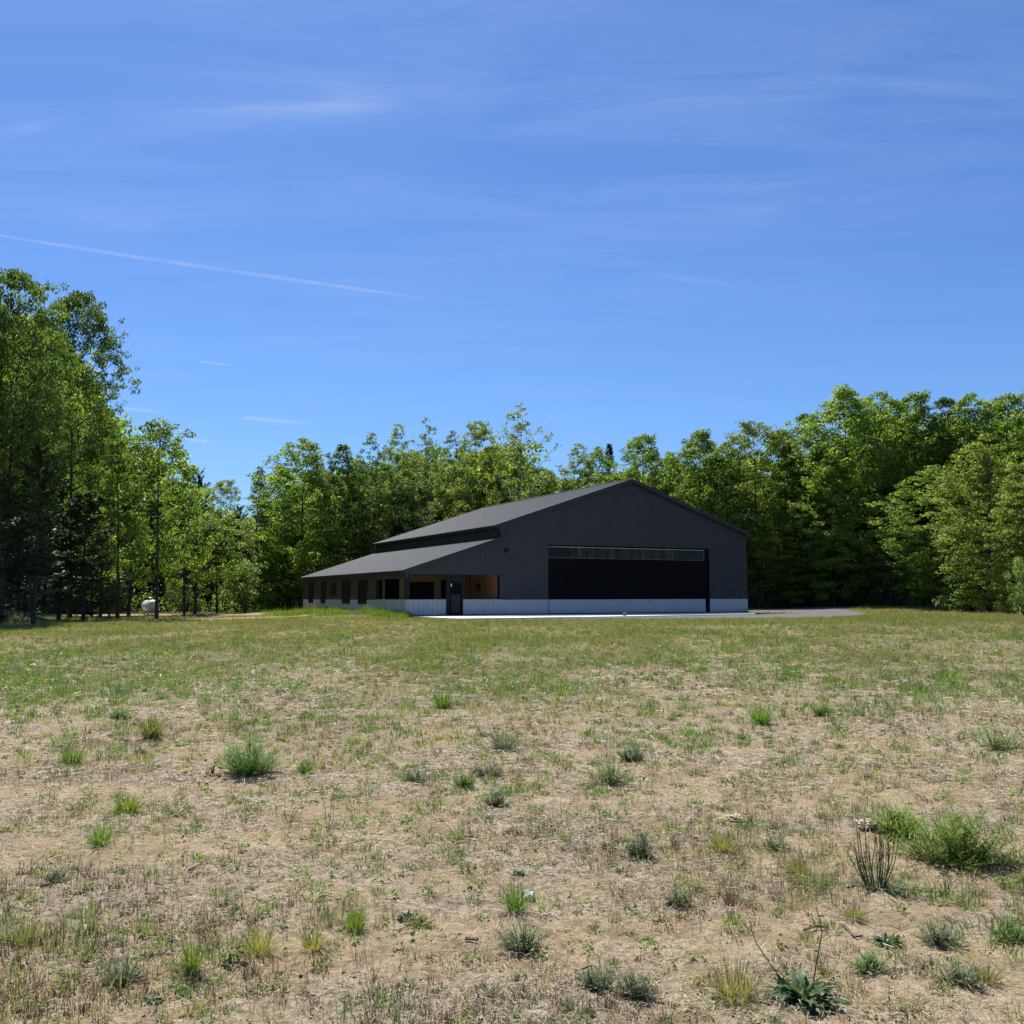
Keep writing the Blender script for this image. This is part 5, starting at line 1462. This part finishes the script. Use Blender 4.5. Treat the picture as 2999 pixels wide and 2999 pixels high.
stick([(1690, 2868), (1692, 2842), (1730, 2834)], .006, "sharply bent grey twig left of a blue-green weed at the bottom")
stick([(1362, 2772), (1398, 2774)], .010, "short dark piece of wood left of the blue-green clump under the white rock")
stick([(550, 2560), (590, 2545)], .006, "thin dark twig in the straw at the left middle")
# grey matted dead weeds
def matted(px, py, wpx, label):
    x, y, z = at(px, py); W_ = wpx / F_PX * y
    rg = np.random.default_rng(int(px))
    n = 110; a = rg.uniform(0, 3.14, n); L = W_ * rg.uniform(.2, .5, n)
    C = np.stack([rg.normal(0, W_ * .22, n), rg.normal(0, W_ * .2, n), rg.uniform(.01, .05, n)], -1)
    d = np.stack([np.cos(a), np.sin(a), rg.normal(0, .15, n)], -1) * (L * .5)[:, None]; s_ = np.stack([-np.sin(a), np.cos(a), rg.normal(0, .4, n)], -1) * .004
    V = np.stack([C - d - s_, C - d + s_, C + d + s_, C + d - s_], 1).reshape(-1, 3)
    o = link("dead_weed", np_mesh("dead_weed", V, np.arange(n * 4).reshape(n, 4), M["straw"], False, {"var": np.repeat(np.clip(rg.normal(.75, .2, n), 0, 1), 4)}))
    o.location = (x, y, z)
    return tag(o, label, "dead weed")
matted(2145, 2402, 60, "grey matted dead weed in the straw left of the yellow-green tuft")
matted(2545, 2436, 70, "bleached matted dead weed just left of the largest green bush")

# ------------------------------------------------------------------ contrails
def trail(name, pts, wpx, label, alpha, sd):
    """a thin long vapour trail at 3 km altitude"""
    ALT = 3000.
    P3 = []
    for px, py in pts:
        d = ray_dir(px, py); k = ALT / d[2]; P3.append(Vector((d[0] * k, d[1] * k, ALT)))
    n = 40
    tt = np.linspace(0, 1, n)
    A = np.array([[np.interp(t, np.linspace(0, 1, len(P3)), [p[i] for p in P3]) for i in range(3)] for t in tt])
    dist = np.linalg.norm(A, axis=1).mean()
    wd = wpx / F_PX * dist
    rr = wd * .5 * (.35 + .65 * np.sin(np.pi * np.clip(tt * .9 + .05, 0, 1)) ** .5) * (.75 + .5 * vnoise(tt * 14, tt * 0, sd))
    v, f_ = tubes_np([(A, rr)], 16)
    def fb(t, b):
        out = t.nodes["Material Output"]
        lw = nd(t, "ShaderNodeLayerWeight"); lw.inputs[0].default_value = .5
        fac = vmath(t, "POWER", vmath(t, "SUBTRACT", 1.0, lw.outputs["Facing"]), 1.6)
        mpn = nd(t, "ShaderNodeMapping"); mpn.inputs["Scale"].default_value = (1, 1, 1); t.links.new(pos(t), mpn.inputs[0])
        nz = vmath(t, "MULTIPLY", ramp(t, noise(t, mpn.outputs[0], 3.0 / wd, 6, .7), (.36, .1), (.66, 1.0)), ramp(t, noise(t, mpn.outputs[0], .25 / wd, 3, .6), (.35, .4), (.6, 1.0)))
        al = vmath(t, "MULTIPLY", vmath(t, "MULTIPLY", vmath(t, "MULTIPLY", fac, nz), attr(t, "fade")), alpha)
        df = nd(t, "ShaderNodeBsdfDiffuse"); df.inputs[0].default_value = (.9, .9, .9, 1)
        tl = nd(t, "ShaderNodeBsdfTranslucent"); tl.inputs[0].default_value = (.9, .9, .9, 1)
        m1 = nd(t, "ShaderNodeMixShader"); t.links.new(df.outputs[0], m1.inputs[1]); t.links.new(tl.outputs[0], m1.inputs[2])
        tr = nd(t, "ShaderNodeBsdfTransparent")
        mx = nd(t, "ShaderNodeMixShader"); t.links.new(al, mx.inputs[0]); t.links.new(tr.outputs[0], mx.inputs[1]); t.links.new(m1.outputs[0], mx.inputs[2])
        t.links.new(mx.outputs[0], out.inputs[0])
    fade = np.repeat(sm(0, .12, tt) * (1 - sm(.6, 1, tt)) if pts[0][0] > 0 else 1 - .95 * sm(.8, 1, tt), 16)
    o = link("contrail", np_mesh("contrail", v, f_, mat("vapour_" + str(sd), build=fb), True, {"fade": fade}))
    tag(o, label, "contrail")
trail("contrail", [(-60, 676), (300, 735), (700, 795), (1000, 838), (1330, 886)], 17, "longest white vapour trail slanting down across the left half of the sky", .14, 3)
trail("contrail", [(575, 1055), (700, 1070)], 6, "short thin vapour trail right of the tall left trees", .30, 5)
trail("contrail", [(320, 1190), (500, 1207)], 12, "faint vapour trail touching the tall open-crowned tree", .22, 7)
trail("contrail", [(695, 1220), (920, 1240)], 14, "wide short vapour trail above the dip in the trees", .30, 9)
trail("contrail", [(525, 1283), (640, 1296)], 13, "lowest vapour trail just above the trees by the tank", .28, 11)
trail("contrail", [(1900, 800), (2060, 825), (2260, 858)], 26, "very faint vapour trail right of the centre of the sky", .06, 13)
